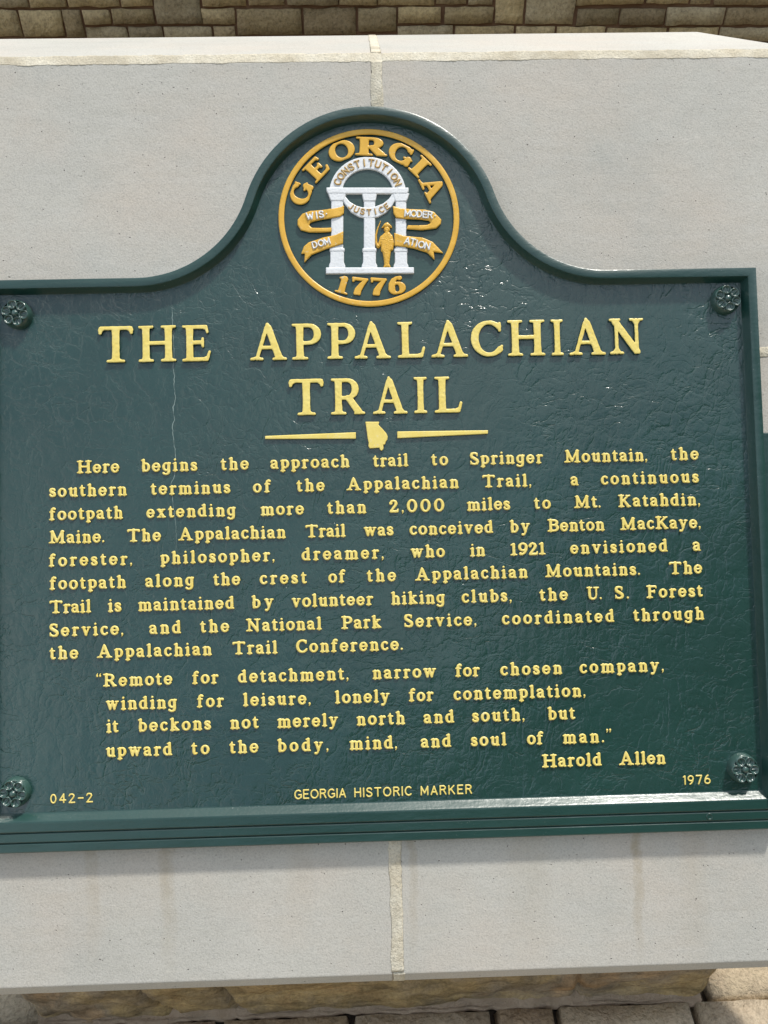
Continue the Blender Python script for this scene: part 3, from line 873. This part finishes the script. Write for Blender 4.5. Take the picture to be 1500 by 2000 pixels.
def strip_fill(off, n, base=-366.0):
    pts = [p for p in outline(off) if p[1] > 200]
    V = []; F = []
    for x, y in pts:
        V += [ml(x, y, n), ml(x, 330.0, n), ml(x, -40.0, n), ml(x, base, n)]
    for i in range(len(pts)-1):
        if abs(pts[i][0]-pts[i+1][0]) < 1e-6: continue
        for j in range(3): F.append([i*4+j, i*4+j+1, i*4+j+5, i*4+j+4])
    return V, F
def panel():
    V, F = strip_fill(14.0, 0.0)
    link('panel', V, F, GREEN, mk)
    V, F = strip_fill(6.0, -10.0)
    link('back_plate', V, F, GREEN_SMOOTH, mk)
panel()

def ledge():
    P = [(-357.5, -0.6), (-360.6, 0.4), (-362.2, 1.7), (-367.6, 7.6), (-368.9, 8.9), (-370.2, 9.3), (-371.5, 9.4), (-382.0, 9.4), (-383.2, 8.4), (-383.8, 6.2), (-384.7, 6.0), (-385.4, 7.2), (-386.5, 7.8),
         (-396.0, 7.8), (-397.1, 6.9), (-397.6, 5.0), (-398.5, 4.8), (-399.2, 6.0), (-400.2, 6.6), (-409.8, 6.6), (-411.2, 5.6), (-411.8, 3.6), (-411.8, -12), (-357.5, -12)]
    V, F = prism(P, -545.5, 545.5, lambda u, v, n: ml(u, v, n))
    o = link('base_moulding', V, F, GREEN_SMOOTH, mk)
    b = bmesh.new(); b.from_mesh(o.data); bmesh.ops.recalc_face_normals(b, faces=b.faces[:]); b.to_mesh(o.data); b.free()
    # cast-over plug in the moulding
    Vp, Fp, Mp = relief(lambda X, Y: np.abs(np.hypot(X, Y)-3.8)-1.0, (-7, 7, -7, 7), 0.5, 0.8, 0.7, 0.7)
    link('plug', [ml(446.5+x, -391.0+y, 7.7+z) for x, y, z in Vp], Fp, GREEN_SMOOTH, mk, smooth=True)
ledge()

def flange(side):
    P = [(540, -409+6), (584, -409+6), (590, -397)]+[(578+12*math.cos(math.radians(a)), 128+12*math.sin(math.radians(a))) for a in range(0, 91, 15)]+[(540, 140)]
    P = [(side*x, y) for x, y in P]
    V, F = prism(P, -11.8, -1.5, lambda n, x, y: ml(x, y, n))
    bevelled(link('side_flange', V, F, GREEN_SMOOTH, mk), 0.0015, 2)
flange(1); flange(-1)

# ---- mounting rosettes
def rosette_mesh():
    V = []; F = []
    lathe = [(20.5, -0.5), (20.4, 2.0), (20.0, 6.0), (19.0, 9.6), (18.0, 11.4)]
    N = 84
    for r, z in lathe:
        for i in range(N):
            a = 2*math.pi*i/N; q = 1-(0.05*max(0, (z-6)/6))*(abs(math.cos(3*a))**6)
            V.append((r*q*math.cos(a), r*q*math.sin(a), z))
    for j in range(len(lathe)-1):
        for i in range(N):
            F.append([j*N+i, j*N+(i+1) % N, (j+1)*N+(i+1) % N, (j+1)*N+i])
    return V, F
def flower_mesh():
    V = []; F = []; N = 168; K = 20
    for j in range(K+1):
        for i in range(N):
            a = 2*math.pi*i/N; loc = ((a*6/(2*math.pi)) % 1.0)*2-1    # -1..1 inside a petal
            lobe = 19.0*(1-0.13*abs(loc)**4)
            r = lobe*j/K; rho = j/K
            q = math.sqrt(((rho-.64)/.36)**2+(loc*0.90)**2) if rho > .1 else 2.0
            z = 10.2
            z += 3.3*math.exp(-((q-.83)/.15)**2)
            if q > .95: z -= 1.2*min(1, (q-.95)/.1)*(1 if rho < .9 else .4)
            z += 1.3*math.exp(-(loc/0.16)**2)*max(0, min(1, (.78-q)/.2))
            dome = 1-(r/4.7)**2
            if dome > 0: z = max(z, 11.0+3.4*math.sqrt(dome))
            elif r < 6.3: z = min(z, 10.6)
            if j == K: z = 9.2
            V.append((r*math.cos(a), r*math.sin(a), z))
    for j in range(K):
        for i in range(N):
            F.append([j*N+i, j*N+(i+1) % N, (j+1)*N+(i+1) % N, (j+1)*N+i][::-1])
    return V, F
rv, rf = rosette_mesh(); fv, ff = flower_mesh()
k = NT('dark_bronze_green'); v = k.tc.outputs['Object']
ROS = k.out((0.034, 0.082, 0.070), 0.32, k.bump(k.noise(v, 300, 3), 0.0002), 0.6, 0.7, 0.2)
for (x, y, rot) in ((-497.2, 327.2, .3), (502.3, 330.4, .15), (497.4, -327.8, .52), (-502.2, -330.4, .36)):
    o = link('rosette_bolt', [(p[0]/1000, -p[2]/1000, p[1]/1000) for p in rv], rf, ROS, mk, smooth=True)
    o.location = ml(x, y, 0); o.rotation_euler = (0, -rot, 0)
    link('flower_cap', [(p[0]/1000, -p[2]/1000, p[1]/1000) for p in fv], ff, ROS, o, smooth=True)

# ---- lettering assembly
GL = {}
def glyph(ch, style, cell, H, bevel, drop, draft):
    key = (ch, style)
    if key in GL: return GL[key]
    clip = None
    if style == 'body':
        P = lower(ch, 12.0, 8.0, 6.2)
        if P is None: P = upper(ch, 12.4, 8.2, 6.2)
        clip = (None, None)
    elif style == 'title':
        P = upper(ch, 10.6, 5.2, 3.8); clip = (0, None if ch == 'A' else 100)
    elif style == 'seal':
        P = upper(ch, 16.5, 8.0, 6.0, 1.14); clip = (0, None if ch == 'A' else 100)
    else:
        P = plain(ch, 8.6 if style == 'relief' else 7.6)
    pts = [q for s in P for q in s]
    b = (min(p[0]-p[2] for p in pts)-3, max(p[0]+p[2] for p in pts)+3, min(p[1]-p[2] for p in pts)-3, max(p[1]+p[2] for p in pts)+3)
    V, F, M = relief(stroke_sdf(P, clip), b, cell, H, bevel, drop, draft)
    lo, hi = V[M_index(F, M), 0].min(), V[M_index(F, M), 0].max()
    V = V.copy(); V[:, 0] -= lo
    GL[key] = (V, F, M, hi-lo); return GL[key]
def M_index(F, M):
    return sorted({i for f, q in zip(F, M) if q == 0 for i in f})

class Acc:
    def __init__(self): self.V = []; self.F = []; self.M = []
    def add(self, V, F, M):
        o = len(self.V); self.V += [tuple(p) for p in V]; self.F += [[i+o for i in f] for f in F]; self.M += list(M)

BODY = 17.4
rl = random.Random(3)
def put(acc, ch, style, x, y, size, ang, wscale=1.0, zscale=None, n0=0.0, sty=None):
    V, F, M, w = glyph(ch, style, *sty)
    k = size/100; ca, sa = math.cos(ang), math.sin(ang)
    X = V[:, 0]*k*wscale; Y = V[:, 1]*k; Z = V[:, 2]*k
    U = x+X*ca-Y*sa; Q = y+X*sa+Y*ca
    wob = 0.005*size+0.06                       # hand-finished casting: edges wander a little
    pts = []
    for a, b, c in zip(U, Q, Z):
        p = Vector((a*.16, b*.16, 3.0))
        pts.append(ml(a+wob*noise.noise(p), b+wob*noise.noise(p+Vector((9, 4, 2))), n0-0.25+c*(1+.06*noise.noise(p*1.7))))
    acc.add(pts, F, M)

def word(name, text, style, x0, x1, y, size, parent, mats, sty, jitter=0.3, squeeze=1.0):
    ws = [glyph(c, style, *sty)[3]*size/100*squeeze for c in text]
    gap = (x1-x0-sum(ws))/max(1, len(text)-1)
    sq = squeeze
    mn = size*0.035
    if gap < mn and len(text) > 1:
        f = (x1-x0-mn*(len(text)-1))/sum(ws); sq *= f; ws = [w*f for w in ws]; gap = mn
    acc = Acc(); x = x0 if len(text) > 1 else (x0+x1-ws[0])/2
    for c, w in zip(text, ws):
        put(acc, c, style, x+rl.uniform(-.12, .12)*jitter, y+rl.uniform(-1, 1)*jitter*.6, size*(1+rl.uniform(-.012, .012)*(jitter > 0)), rl.uniform(-.02, .02)*jitter*1.5, sq, sty=sty)
        x += w+gap
    return link(name, acc.V, acc.F, mats, parent, acc.M, smooth=True)

BS = (4.2, 15.0, 6.0, 5.0, 2.0)          # cell, height, shoulder, shoulder drop, draft (percent of cap height)
LINES = [
 (102.9, -0.05, [('Here', -417.3, -357.9), ('begins', -328.5, -249.8), ('the', -218.5, -178.2), ('approach', -149.2, -37.7), ('trail', -6.0, 44.7), ('to', 75.9, 100.6), ('Springer', 130.6, 234.6), ('Mountain,', 263.5, 382.1), ('the', 414.9, 455.5)]),
 (70.5, -0.0, [('southern', -455.7, -347.7), ('terminus', -315.8, -204.3), ('of', -174.0, -147.9), ('the', -113.4, -73.0), ('Appalachian', -43.7, 114.5), ('Trail,', 146.9, 216.6), ('a', 270.9, 284.1), ('continuous', 314.3, 454.4)]),
 (38.4, -0.03, [('footpath', -455.9, -353.4), ('extending', -322.1, -197.5), ('more', -163.8, -102.7), ('than', -71.3, -15.8), ('2,000', 15.6, 93.3), ('miles', 124.4, 186.0), ('to', 218.7, 243.3), ('Mt.', 275.3, 313.6), ('Katahdin,', 337.8, 454.7)]),
 (6.2, -0.05, [('Maine.', -456.5, -379.5), ('The', -349.0, -301.2), ('Appalachian', -278.4, -128.4), ('Trail', -102.1, -45.4), ('was', -20.9, 21.5), ('conceived', 43.0, 161.3), ('by', 183.8, 212.9), ('Benton', 236.6, 318.0), ('MacKaye,', 339.2, 454.1)]),
 (-25.6, 0.09, [('forester,', -456.7, -341.5), ('philosopher,', -303.5, -144.9), ('dreamer,', -108.2, 6.9), ('who', 43.8, 92.7), ('in', 126.9, 148.9), ('1921', 183.6, 233.9), ('envisioned', 267.5, 406.1), ('a', 439.9, 453.7)]),
 (-57.4, -0.01, [('footpath', -455.9, -350.0), ('along', -324.7, -256.6), ('the', -231.0, -192.6), ('crest', -166.7, -100.5), ('of', -71.6, -46.8), ('the', -18.3, 23.5), ('Appalachian', 49.0, 207.7), ('Mountains.', 231.2, 365.7), ('The', 406.0, 453.8)]),
 (-89.9, 0.03, [('Trail', -456.1, -398.3), ('is', -376.1, -356.7), ('maintained', -334.7, -201.4), ('by', -178.5, -147.2), ('volunteer', -123.1, -8.9), ('hiking', 14.9, 90.9), ('clubs,', 113.1, 183.9), ('the', 222.2, 262.9), ('U.', 288.5, 310.4), ('S.', 328.2, 348.8), ('Forest', 372.6, 453.4)]),
 (-121.7, 0.03, [('Service,', -456.3, -354.6), ('and', -319.8, -275.3), ('the', -250.0, -208.9), ('National', -186.6, -81.2), ('Park', -55.0, 1.5), ('Service,', 32.3, 133.6), ('coordinated', 168.6, 327.0), ('through', 352.9, 454.0)]),
 (-152.8, 0.01, [('the', -456.4, -416.2), ('Appalachian', -391.7, -233.3), ('Trail', -205.9, -142.9), ('Conference.', -118.2, 30.4)]),
 (-191.8, -0.04, [('\u201cRemote', -393.1, -288.0), ('for', -261.6, -224.8), ('detachment,', -199.0, -45.8), ('narrow', -13.3, 75.7), ('for', 101.6, 136.5), ('chosen', 164.1, 251.5), ('company,', 274.9, 393.8)]),
 (-223.9, -0.12, [('winding', -380.0, -282.2), ('for', -255.6, -217.7), ('leisure,', -192.4, -98.7), ('lonely', -65.7, 10.7), ('for', 36.1, 71.5), ('contemplation,', 98.1, 282.7)]),
 (-254.5, -0.02, [('it', -379.7, -362.1), ('beckons', -336.5, -235.8), ('not', -210.6, -170.5), ('merely', -146.0, -61.3), ('north', -36.7, 31.1), ('and', 55.8, 99.2), ('south,', 123.0, 196.7), ('but', 228.3, 267.6)]),
 (-287.5, -0.07, [('upward', -380.5, -289.4), ('to', -264.3, -238.3), ('the', -212.2, -171.6), ('body,', -146.4, -75.5), ('mind,', -47.3, 19.0), ('and', 51.0, 94.0), ('soul', 120.4, 170.8), ('of', 198.3, 222.2), ('man.\u201d', 248.2, 317.1)]),
 (-319.3, 0.14, [('Harold', 218.2, 302.0), ('Allen', 325.3, 391.4)]),
]
for y, _, ws in LINES:
    ln_ = empty('inscription_line', ml(0, y, 0), parent=mk)
    for t, a, b in ws:
        o = word('word', t, 'body', a+.3, b-.3, y, BODY, ln_, [YELLOW, GREEN_SMOOTH], BS)
        for q in o.data.vertices: q.co -= Vector(ml(0, y, 0))

FS = (3.6, 11.0, 5.0, 4.0, 2.0)
FOOT = [(-353.2, 0.2, [('GEORGIA', -124.1, -53.0), ('HISTORIC', -41.8, 37.1), ('MARKER', 49.6, 120.7)]), (-349.9, -0.21, [('1976', 414.4, 453.2)]), (-348.8, -1.01, [('042-2', -456.5, -398.4)])]
for y, _, ws in FOOT:
    ln_ = empty('footer_line', ml(0, y, 0), parent=mk)
    for t, a, b in ws:
        o = word('word', t, 'plain', a, b, y+.5, 13.2, ln_, [YELLOW, GREEN_SMOOTH], FS)
        for q in o.data.vertices: q.co -= Vector(ml(0, y, 0))

TS = (2.0, 9.0, 1.4, 1.1, 1.0)
TITLE = [[('T', -385.8, -336.1, 256.9), ('H', -329.8, -276.6, 256.7), ('E', -269.2, -228.4, 256.6)], [('A', -174.4, -122.0, 256.3), ('P', -115.7, -73.5, 256.2), ('P', -66.3, -25.8, 256.0), ('A', -28.1, 23.8, 255.9), ('L', 33.0, 72.3, 255.8), ('A', 80.1, 132.7, 255.6), ('C', 136.5, 182.8, 255.5), ('H', 188.6, 242.4, 255.3), ('I', 250.5, 268.5, 255.2), ('A', 275.8, 328.3, 255.1), ('N', 333.5, 383.2, 254.9)], [('T', -121.4, -71.4, 177.4), ('R', -62.8, -14.1, 177.2), ('A', -4.0, 45.4, 177.0), ('I', 54.0, 73.0, 176.8), ('L', 82.8, 122.6, 176.7)]]
for wd in TITLE:
    yy = sum(q[3] for q in wd)/len(wd)
    ln_ = empty('title_word', ml(0, yy, 0), parent=mk)
    for ch, a, b, y in wd:
        acc = Acc(); w = glyph(ch, 'title', *TS)[3]*51.0/100
        put(acc, ch, 'title', a+.4, y+rl.uniform(-.25, .25), 51.0, rl.uniform(-.006, .006), (b-a-.8)/w, sty=TS)
        o = link('letter', acc.V, acc.F, [YELLOW, GREEN_SMOOTH], ln_, acc.M, smooth=True)
        for q in o.data.vertices: q.co -= Vector(ml(0, yy, 0))

def plate_shape(name, pts, parent, mats, H=3.4, cell=0.8, rnd=0.5, bevel=0.7):
    xs = [p[0] for p in pts]; ys = [p[1] for p in pts]
    V, F, M = relief(lambda X, Y: poly_sdf(X, Y, pts)-rnd, (min(xs)-2, max(xs)+2, min(ys)-2, max(ys)+2), cell, H, bevel, bevel*.8, .4)
    return link(name, [ml(x, y, z-.2) for x, y, z in V], F, mats, parent, M, smooth=True)
YG = [YELLOW, GREEN_SMOOTH]
plate_shape('divider_bar', [(-154.7, 149.0), (-28.8, 151.5), (-28.9, 143.4), (-154.8, 145.6)], mk, YG)
plate_shape('divider_bar', [(30.3, 151.4), (156.9, 150.4), (156.7, 146.4), (30.1, 142.8)], mk, YG)
STATE = [(-14.1, 166.1), (4.3, 165.7), (3.3, 161.6), (8.9, 155.5), (14.0, 149.4), (15.8, 145.0), (15.2, 140.9), (12.6, 137.2), (12.0, 134.5), (9.1, 133.6), (9.6, 130.4), (9.2, 127.4), (7.0, 125.5), (4.9, 127.5), (5.2, 129.8), (-9.0, 129.2), (-10.8, 131.9), (-10.2, 136.7), (-11.5, 142.7), (-12.7, 154.7)]
plate_shape('state_outline', STATE, mk, YG, cell=0.6, rnd=0.4, H=3.6)

# ---- hairline crack in the paint
CR = [(-283.0, 335.0), (-282.0, 298.5), (-280.9, 269.4), (-282.6, 247.6), (-280.6, 236.7), (-282.1, 225.9), (-279.5, 205.6), (-283.2, 193.4), (-282.7, 182.5), (-281.3, 175.3), (-285.0, 166.7), (-283.1, 148.0), (-280.5, 124.9), (-282.3, 96.3), (-287.4, 85.6), (-284.9, 57.0), (-281.7, 31.9), (-280.6, 3.4), (-283.6, -14.3), (-283.1, -32.0)]
def crack():
    P = []
    for (a, b), (c, d) in zip(CR[:-1], CR[1:]):
        n = max(2, int(abs(d-b)/3))
        for i in range(n):
            t = i/n; y = b+(d-b)*t; P.append((a+(c-a)*t+1.0*fbm(y*.22, 3, 1, 3), y))
    V = []; F = []
    for i, (x, y) in enumerate(P):
        w = max(0.05, 0.42+0.45*fbm(y*.08, 8, 1, 3)); w *= max(.35, min(1, (y+50)/130))
        V += [ml(x-w, y, -.1), ml(x, y, 0.32), ml(x+w, y, -.1)]
    for i in range(len(P)-1):
        for j in range(2): F.append([i*3+j, i*3+j+1, i*3+j+4, i*3+j+3])
    k = NT('pale_crack'); link('paint_crack', V, F, k.out((0.28, 0.36, 0.34), 0.6), mk, smooth=True)
crack()

# ---- the seal: drawn in units of the seal (696 units = 128.6 mm radius)
SK = 0.1848; SC = (-2.6, 458.0)
def sp(X, Y): return ((X-751)*SK, (743-Y)*SK)
def rotp(x, y, a=math.radians(-1.38)): return (x*math.cos(a)-y*math.sin(a), x*math.sin(a)+y*math.cos(a))
def P2(pts): return [rotp(*sp(*p)) for p in pts]
seal = empty('seal', ml(*SC, 0), parent=mk)
def sl(x, y, z): return (x/1000, -z/1000, y/1000)
def seal_part(name, sdf, bounds, H, mats, cell=0.8, bevel=0.8, drop=0.7, draft=.4, zfun=None, n0=-.2):
    V, F, M = relief(sdf, bounds, cell, H, bevel, drop, draft, zfun)
    return link(name, [sl(x, y, z+n0) for x, y, z in V], F, mats, seal, M, smooth=True)
GG = [GOLD, GREEN_SMOOTH]
Bn = (-132, 132, -132, 132)
seal_part('seal_field', lambda X, Y: np.hypot(X, Y)-121.5, (-123, 123, -123, 123), 0.75, [GREEN_SMOOTH, GREEN_SMOOTH], cell=6, bevel=.3, drop=.2)
def ringz(x, y, d): return 0.35*noise.noise(Vector((x*.06, y*.06, 2)))
seal_part('ring', lambda X, Y: np.abs(np.hypot(X, Y)-124.2)-4.0, Bn, 4.2, GG, cell=1.3, bevel=1.4, drop=.9, zfun=ringz)

def union(*fs):
    def f(X, Y):
        d = fs[0](X, Y)
        for g_ in fs[1:]: d = np.minimum(d, g_(X, Y))
        return d
    return f
def pf(pts, r=0.5):
    q = P2(pts); return lambda X, Y: poly_sdf(X, Y, q)-r
def bnd(*lists):
    q = [p for l in lists for p in P2(l)]
    return (min(p[0] for p in q)-2, max(p[0] for p in q)+2, min(p[1] for p in q)-2, max(p[1] for p in q)+2)
def arcpts(cx, cy, r, a0, a1, n=24, ry=None):
    return [(cx+r*math.cos(math.radians(a0+(a1-a0)*i/n)), cy-(ry or r)*math.sin(math.radians(a0+(a1-a0)*i/n))) for i in range(n+1)]
archp = arcpts(740, 560, 295, 171, 9)+arcpts(740, 560, 200, 13, 167)
archp = [(445, 520)]+arcpts(740, 562, 294, 172, 8)+[(1035, 520)]+[(942, 520)]+arcpts(740, 562, 203, 12, 168)+[(540, 520)]
def rough(a, s): return lambda x, y, d: a*noise.fractal(Vector((x*s, y*s, 4)), 1, 2, 3)
WG = [WHITE, WHITE]
seal_part('arch', pf(archp), bnd(archp), 2.9, WG, bevel=.8, zfun=rough(.18, .25))
ent = [(426, 514), (1052, 509), (1052, 534), (1040, 552), (440, 557), (428, 540)]
seal_part('entablature', pf(ent), bnd(ent), 3.9, WG, bevel=1.2, drop=1.0, zfun=rough(.2, .3))
cres = [(548, 556), (566, 580), (600, 622), (650, 652), (700, 666), (750, 667), (800, 658), (860, 634), (905, 597), (936, 552), (958, 560), (950, 600), (925, 650), (880, 700), (820, 735), (750, 748), (680, 738), (615, 700), (570, 640), (540, 590)]
seal_part('justice_scroll', pf(cres), bnd(cres), 3.1, WG, bevel=.9, zfun=rough(.2, .3))
def column(cx, w, cap0):
    sh = [(cx-w, 556), (cx+w, 556), (cx+w, 1130), (cx-w, 1130)]
    cp = [(cx-w-cap0, 552), (cx+w+cap0, 552), (cx+w+cap0*.5, 590), (cx+w+3, 612), (cx-w-3, 612), (cx-w-cap0*.5, 590)]
    bk = [(cx-w-6, 996), (cx+w+6, 996), (cx+w+6, 1092), (cx+w+16, 1116), (cx+w+16, 1140), (cx-w-16, 1140), (cx-w-16, 1116), (cx-w-6, 1092)]
    cl = [(cx-w-11, 985), (cx+w+11, 985), (cx+w+11, 1008), (cx-w-11, 1008)]
    fs = [pf(sh), pf(cp), pf(bk), pf(cl)]
    b = bnd(sh, cp, bk, cl)
    q1 = rotp(*sp(cx, 1000))[1]; q2 = rotp(*sp(cx, 985))[1]; q3 = rotp(*sp(cx, 1008))[1]; q4 = rotp(*sp(cx, 612))[1]
    xm = rotp(*sp(cx, 800))[0]
    def z(x, y, d):
        t = rough(.16, .35)(x, y, d)
        if q3 < y < q2 or y > q4: t += .8
        elif y < q1: t += .25
        else: t += .55*math.sqrt(max(0, 1-((x-xm)/(w*SK*1.05))**2))-.3
        return t
    seal_part('column', union(*fs), b, 2.7, WG, bevel=1.0, drop=.9, zfun=z, cell=.7)
column(506, 43, 26); column(754, 40, 16); column(996, 38, 24)
pl = [(424, 1138), (1092, 1132), (1092, 1174), (424, 1182)]
seal_part('plinth', pf(pl), bnd(pl), 4.0, WG, bevel=1.2, drop=1.0, zfun=rough(.2, .3))

RB = [
 [(557, 655), (530, 667), (480, 678), (400, 690), (300, 700), (240, 722), (206, 768), (204, 808), (230, 848), (290, 864), (380, 864), (462, 858), (462, 828), (380, 832), (312, 830), (290, 810), (302, 787), (340, 775), (400, 762), (462, 752), (530, 738), (555, 716)],
 [(552, 856), (500, 882), (400, 906), (290, 944), (254, 976), (234, 1032), (262, 1030), (258, 1098), (312, 1040), (400, 1002), (455, 982), (550, 950)],
 [(934, 655), (1000, 674), (1090, 680), (1180, 680), (1250, 700), (1305, 758), (1300, 792), (1268, 824), (1160, 840), (1040, 832), (1050, 804), (1130, 806), (1200, 800), (1226, 786), (1214, 766), (1150, 757), (1020, 752), (960, 746), (940, 712)],
 [(945, 864), (1020, 888), (1160, 900), (1240, 934), (1318, 1018), (1245, 1008), (1252, 1070), (1198, 1015), (1100, 985), (1030, 971), (948, 964)],
]
for r_ in RB:
    seal_part('ribbon', pf(r_, .3), bnd(r_), 5.1, GG, bevel=1.6, drop=1.4, zfun=lambda x, y, d: .35*math.sin(x*.22+y*.1)+rough(.15, .4)(x, y, d))

def soldier():
    def cone(*pts):
        q = [(*rotp(*sp(x, y)), r*SK) for x, y, r in pts]
        return stroke_sdf([q])
    coat = [(866, 868), (905, 858), (926, 884), (936, 940), (932, 990), (914, 1004), (908, 1050), (902, 1100), (914, 1130), (864, 1132), (872, 1104), (866, 1050), (858, 1010), (846, 1000), (846, 960), (838, 925), (846, 890)]
    hat = [(848, 822), (858, 806), (870, 788), (892, 778), (906, 790), (922, 806), (926, 822), (908, 816), (870, 816)]
    fs = [pf(coat, .8), pf(hat, .4), cone((888, 834, 24)), cone((888, 850, 16), (888, 880, 18)),
          cone((848, 896, 14), (836, 935, 13), (826, 962, 12)), cone((920, 885, 12), (932, 935, 12), (928, 975, 10)),
          cone((822, 968, 13), (806, 940, 9), (804, 880, 7), (816, 830, 6), (840, 768, 3))]
    b = bnd(coat, hat, [(795, 760), (940, 1135)])
    def z(x, y, d): return 1.1*min(1, max(0, -d)/2.4)+rough(.35, .55)(x, y, d)
    seal_part('soldier_relief', union(*fs), b, 3.2, GG, cell=.5, bevel=1.6, drop=1.5, zfun=z)
soldier()

def on_seal(name, items, style, sty, mats, n0=0.0, wsc=None):
    """items: (char, centre X, centre Y in seal units, angle in degrees, size in mm)"""
    acc = Acc()
    for ch, X, Y, ang, size, ws in items:
        V, F, M, w = glyph(ch, style, *sty)
        k = size/100; a = math.radians(ang)-math.radians(1.38); cx, cy = rotp(*sp(X, Y))
        x = (V[:, 0]-w/2)*k*ws; y = (V[:, 1]-50)*k
        acc.add([sl(cx+p*math.cos(a)-q*math.sin(a), cy+p*math.sin(a)+q*math.cos(a), n0-.2+r*k) for p, q, r in zip(x, y, V[:, 2])], F, M)
    return link(name, acc.V, acc.F, mats, seal, acc.M, smooth=True)
GS = (2.4, 15.0, 5.0, 3.8, 2.5)
for ch, X, Y, sz, ws in (('G', 228, 556, 28.5, 1.0), ('E', 345, 369, 28.5, 1.15), ('O', 539, 222, 27.5, 1.12), ('R', 768, 186, 27, 1.5), ('G', 1000, 242, 28, 1.1), ('I', 1142, 341, 28.5, 1.25), ('A', 1240, 505, 28.5, 1.05)):
    an = math.degrees(math.atan2(743-Y, X-751))-90
    on_seal('letter', [(ch, X, Y, an, sz, ws)], 'seal', GS, GG)
for ch, X, Y, an in (('1', 553, 1268, -15), ('7', 676, 1280, -7), ('7', 820, 1282, -4), ('6', 962, 1270, 10)):
    on_seal('numeral', [(ch, X, Y, an, 25.5, 1.12)], 'seal', GS, GG)
def along(text, cx, cy, r, a0, a1, size, up=True, ws=1.0):
    o = []
    for i, ch in enumerate(text):
        a = a0+(a1-a0)*i/(len(text)-1); t = math.radians(a)
        o.append((ch, cx+r*math.cos(t), cy-r*math.sin(t), a-90 if up else a+90, size, ws))
    return o
MS = (4.0, 14.0, 8.0, 6.0, 2.0)
TT = [TAN, TAN]
on_seal('arch_lettering', along('CONSTITUTION', 740, 562, 249, 158, 22, 11.0), 'relief', MS, TT, 3.0)
on_seal('scroll_lettering', along('JUSTICE', 748, 470, 232, 234, 307, 9.2, False), 'relief', MS, TT, 3.2)
WW = [WHITE, WHITE]
def straight(text, xs, y0, y1, size, ang):
    n = len(text); o = []
    for i, ch in enumerate(text):
        t = i/(n-1) if n > 1 else 0; o.append((ch, xs[i], y0+(y1-y0)*t, ang, size, 1.0))
    return o
MR = (4.0, 14.0, 9.0, 7.0, 2.0)
on_seal('ribbon_lettering', straight('WIS.', [298, 350, 386, 424], 742, 722, 10.8, 8), 'relief', MR, WW, 5.5)
on_seal('ribbon_lettering', straight('DOM', [336, 384, 430], 966, 938, 10.2, 16), 'relief', MR, WW, 5.5)
on_seal('ribbon_lettering', straight('MODER.', [1046, 1094, 1138, 1180, 1220, 1258], 714, 730, 10.4, -4), 'relief', MR, WW, 5.5)
on_seal('ribbon_lettering', straight('ATION', [1044, 1086, 1116, 1152, 1198], 930, 968, 10.8, -13), 'relief', MR, WW, 5.5)
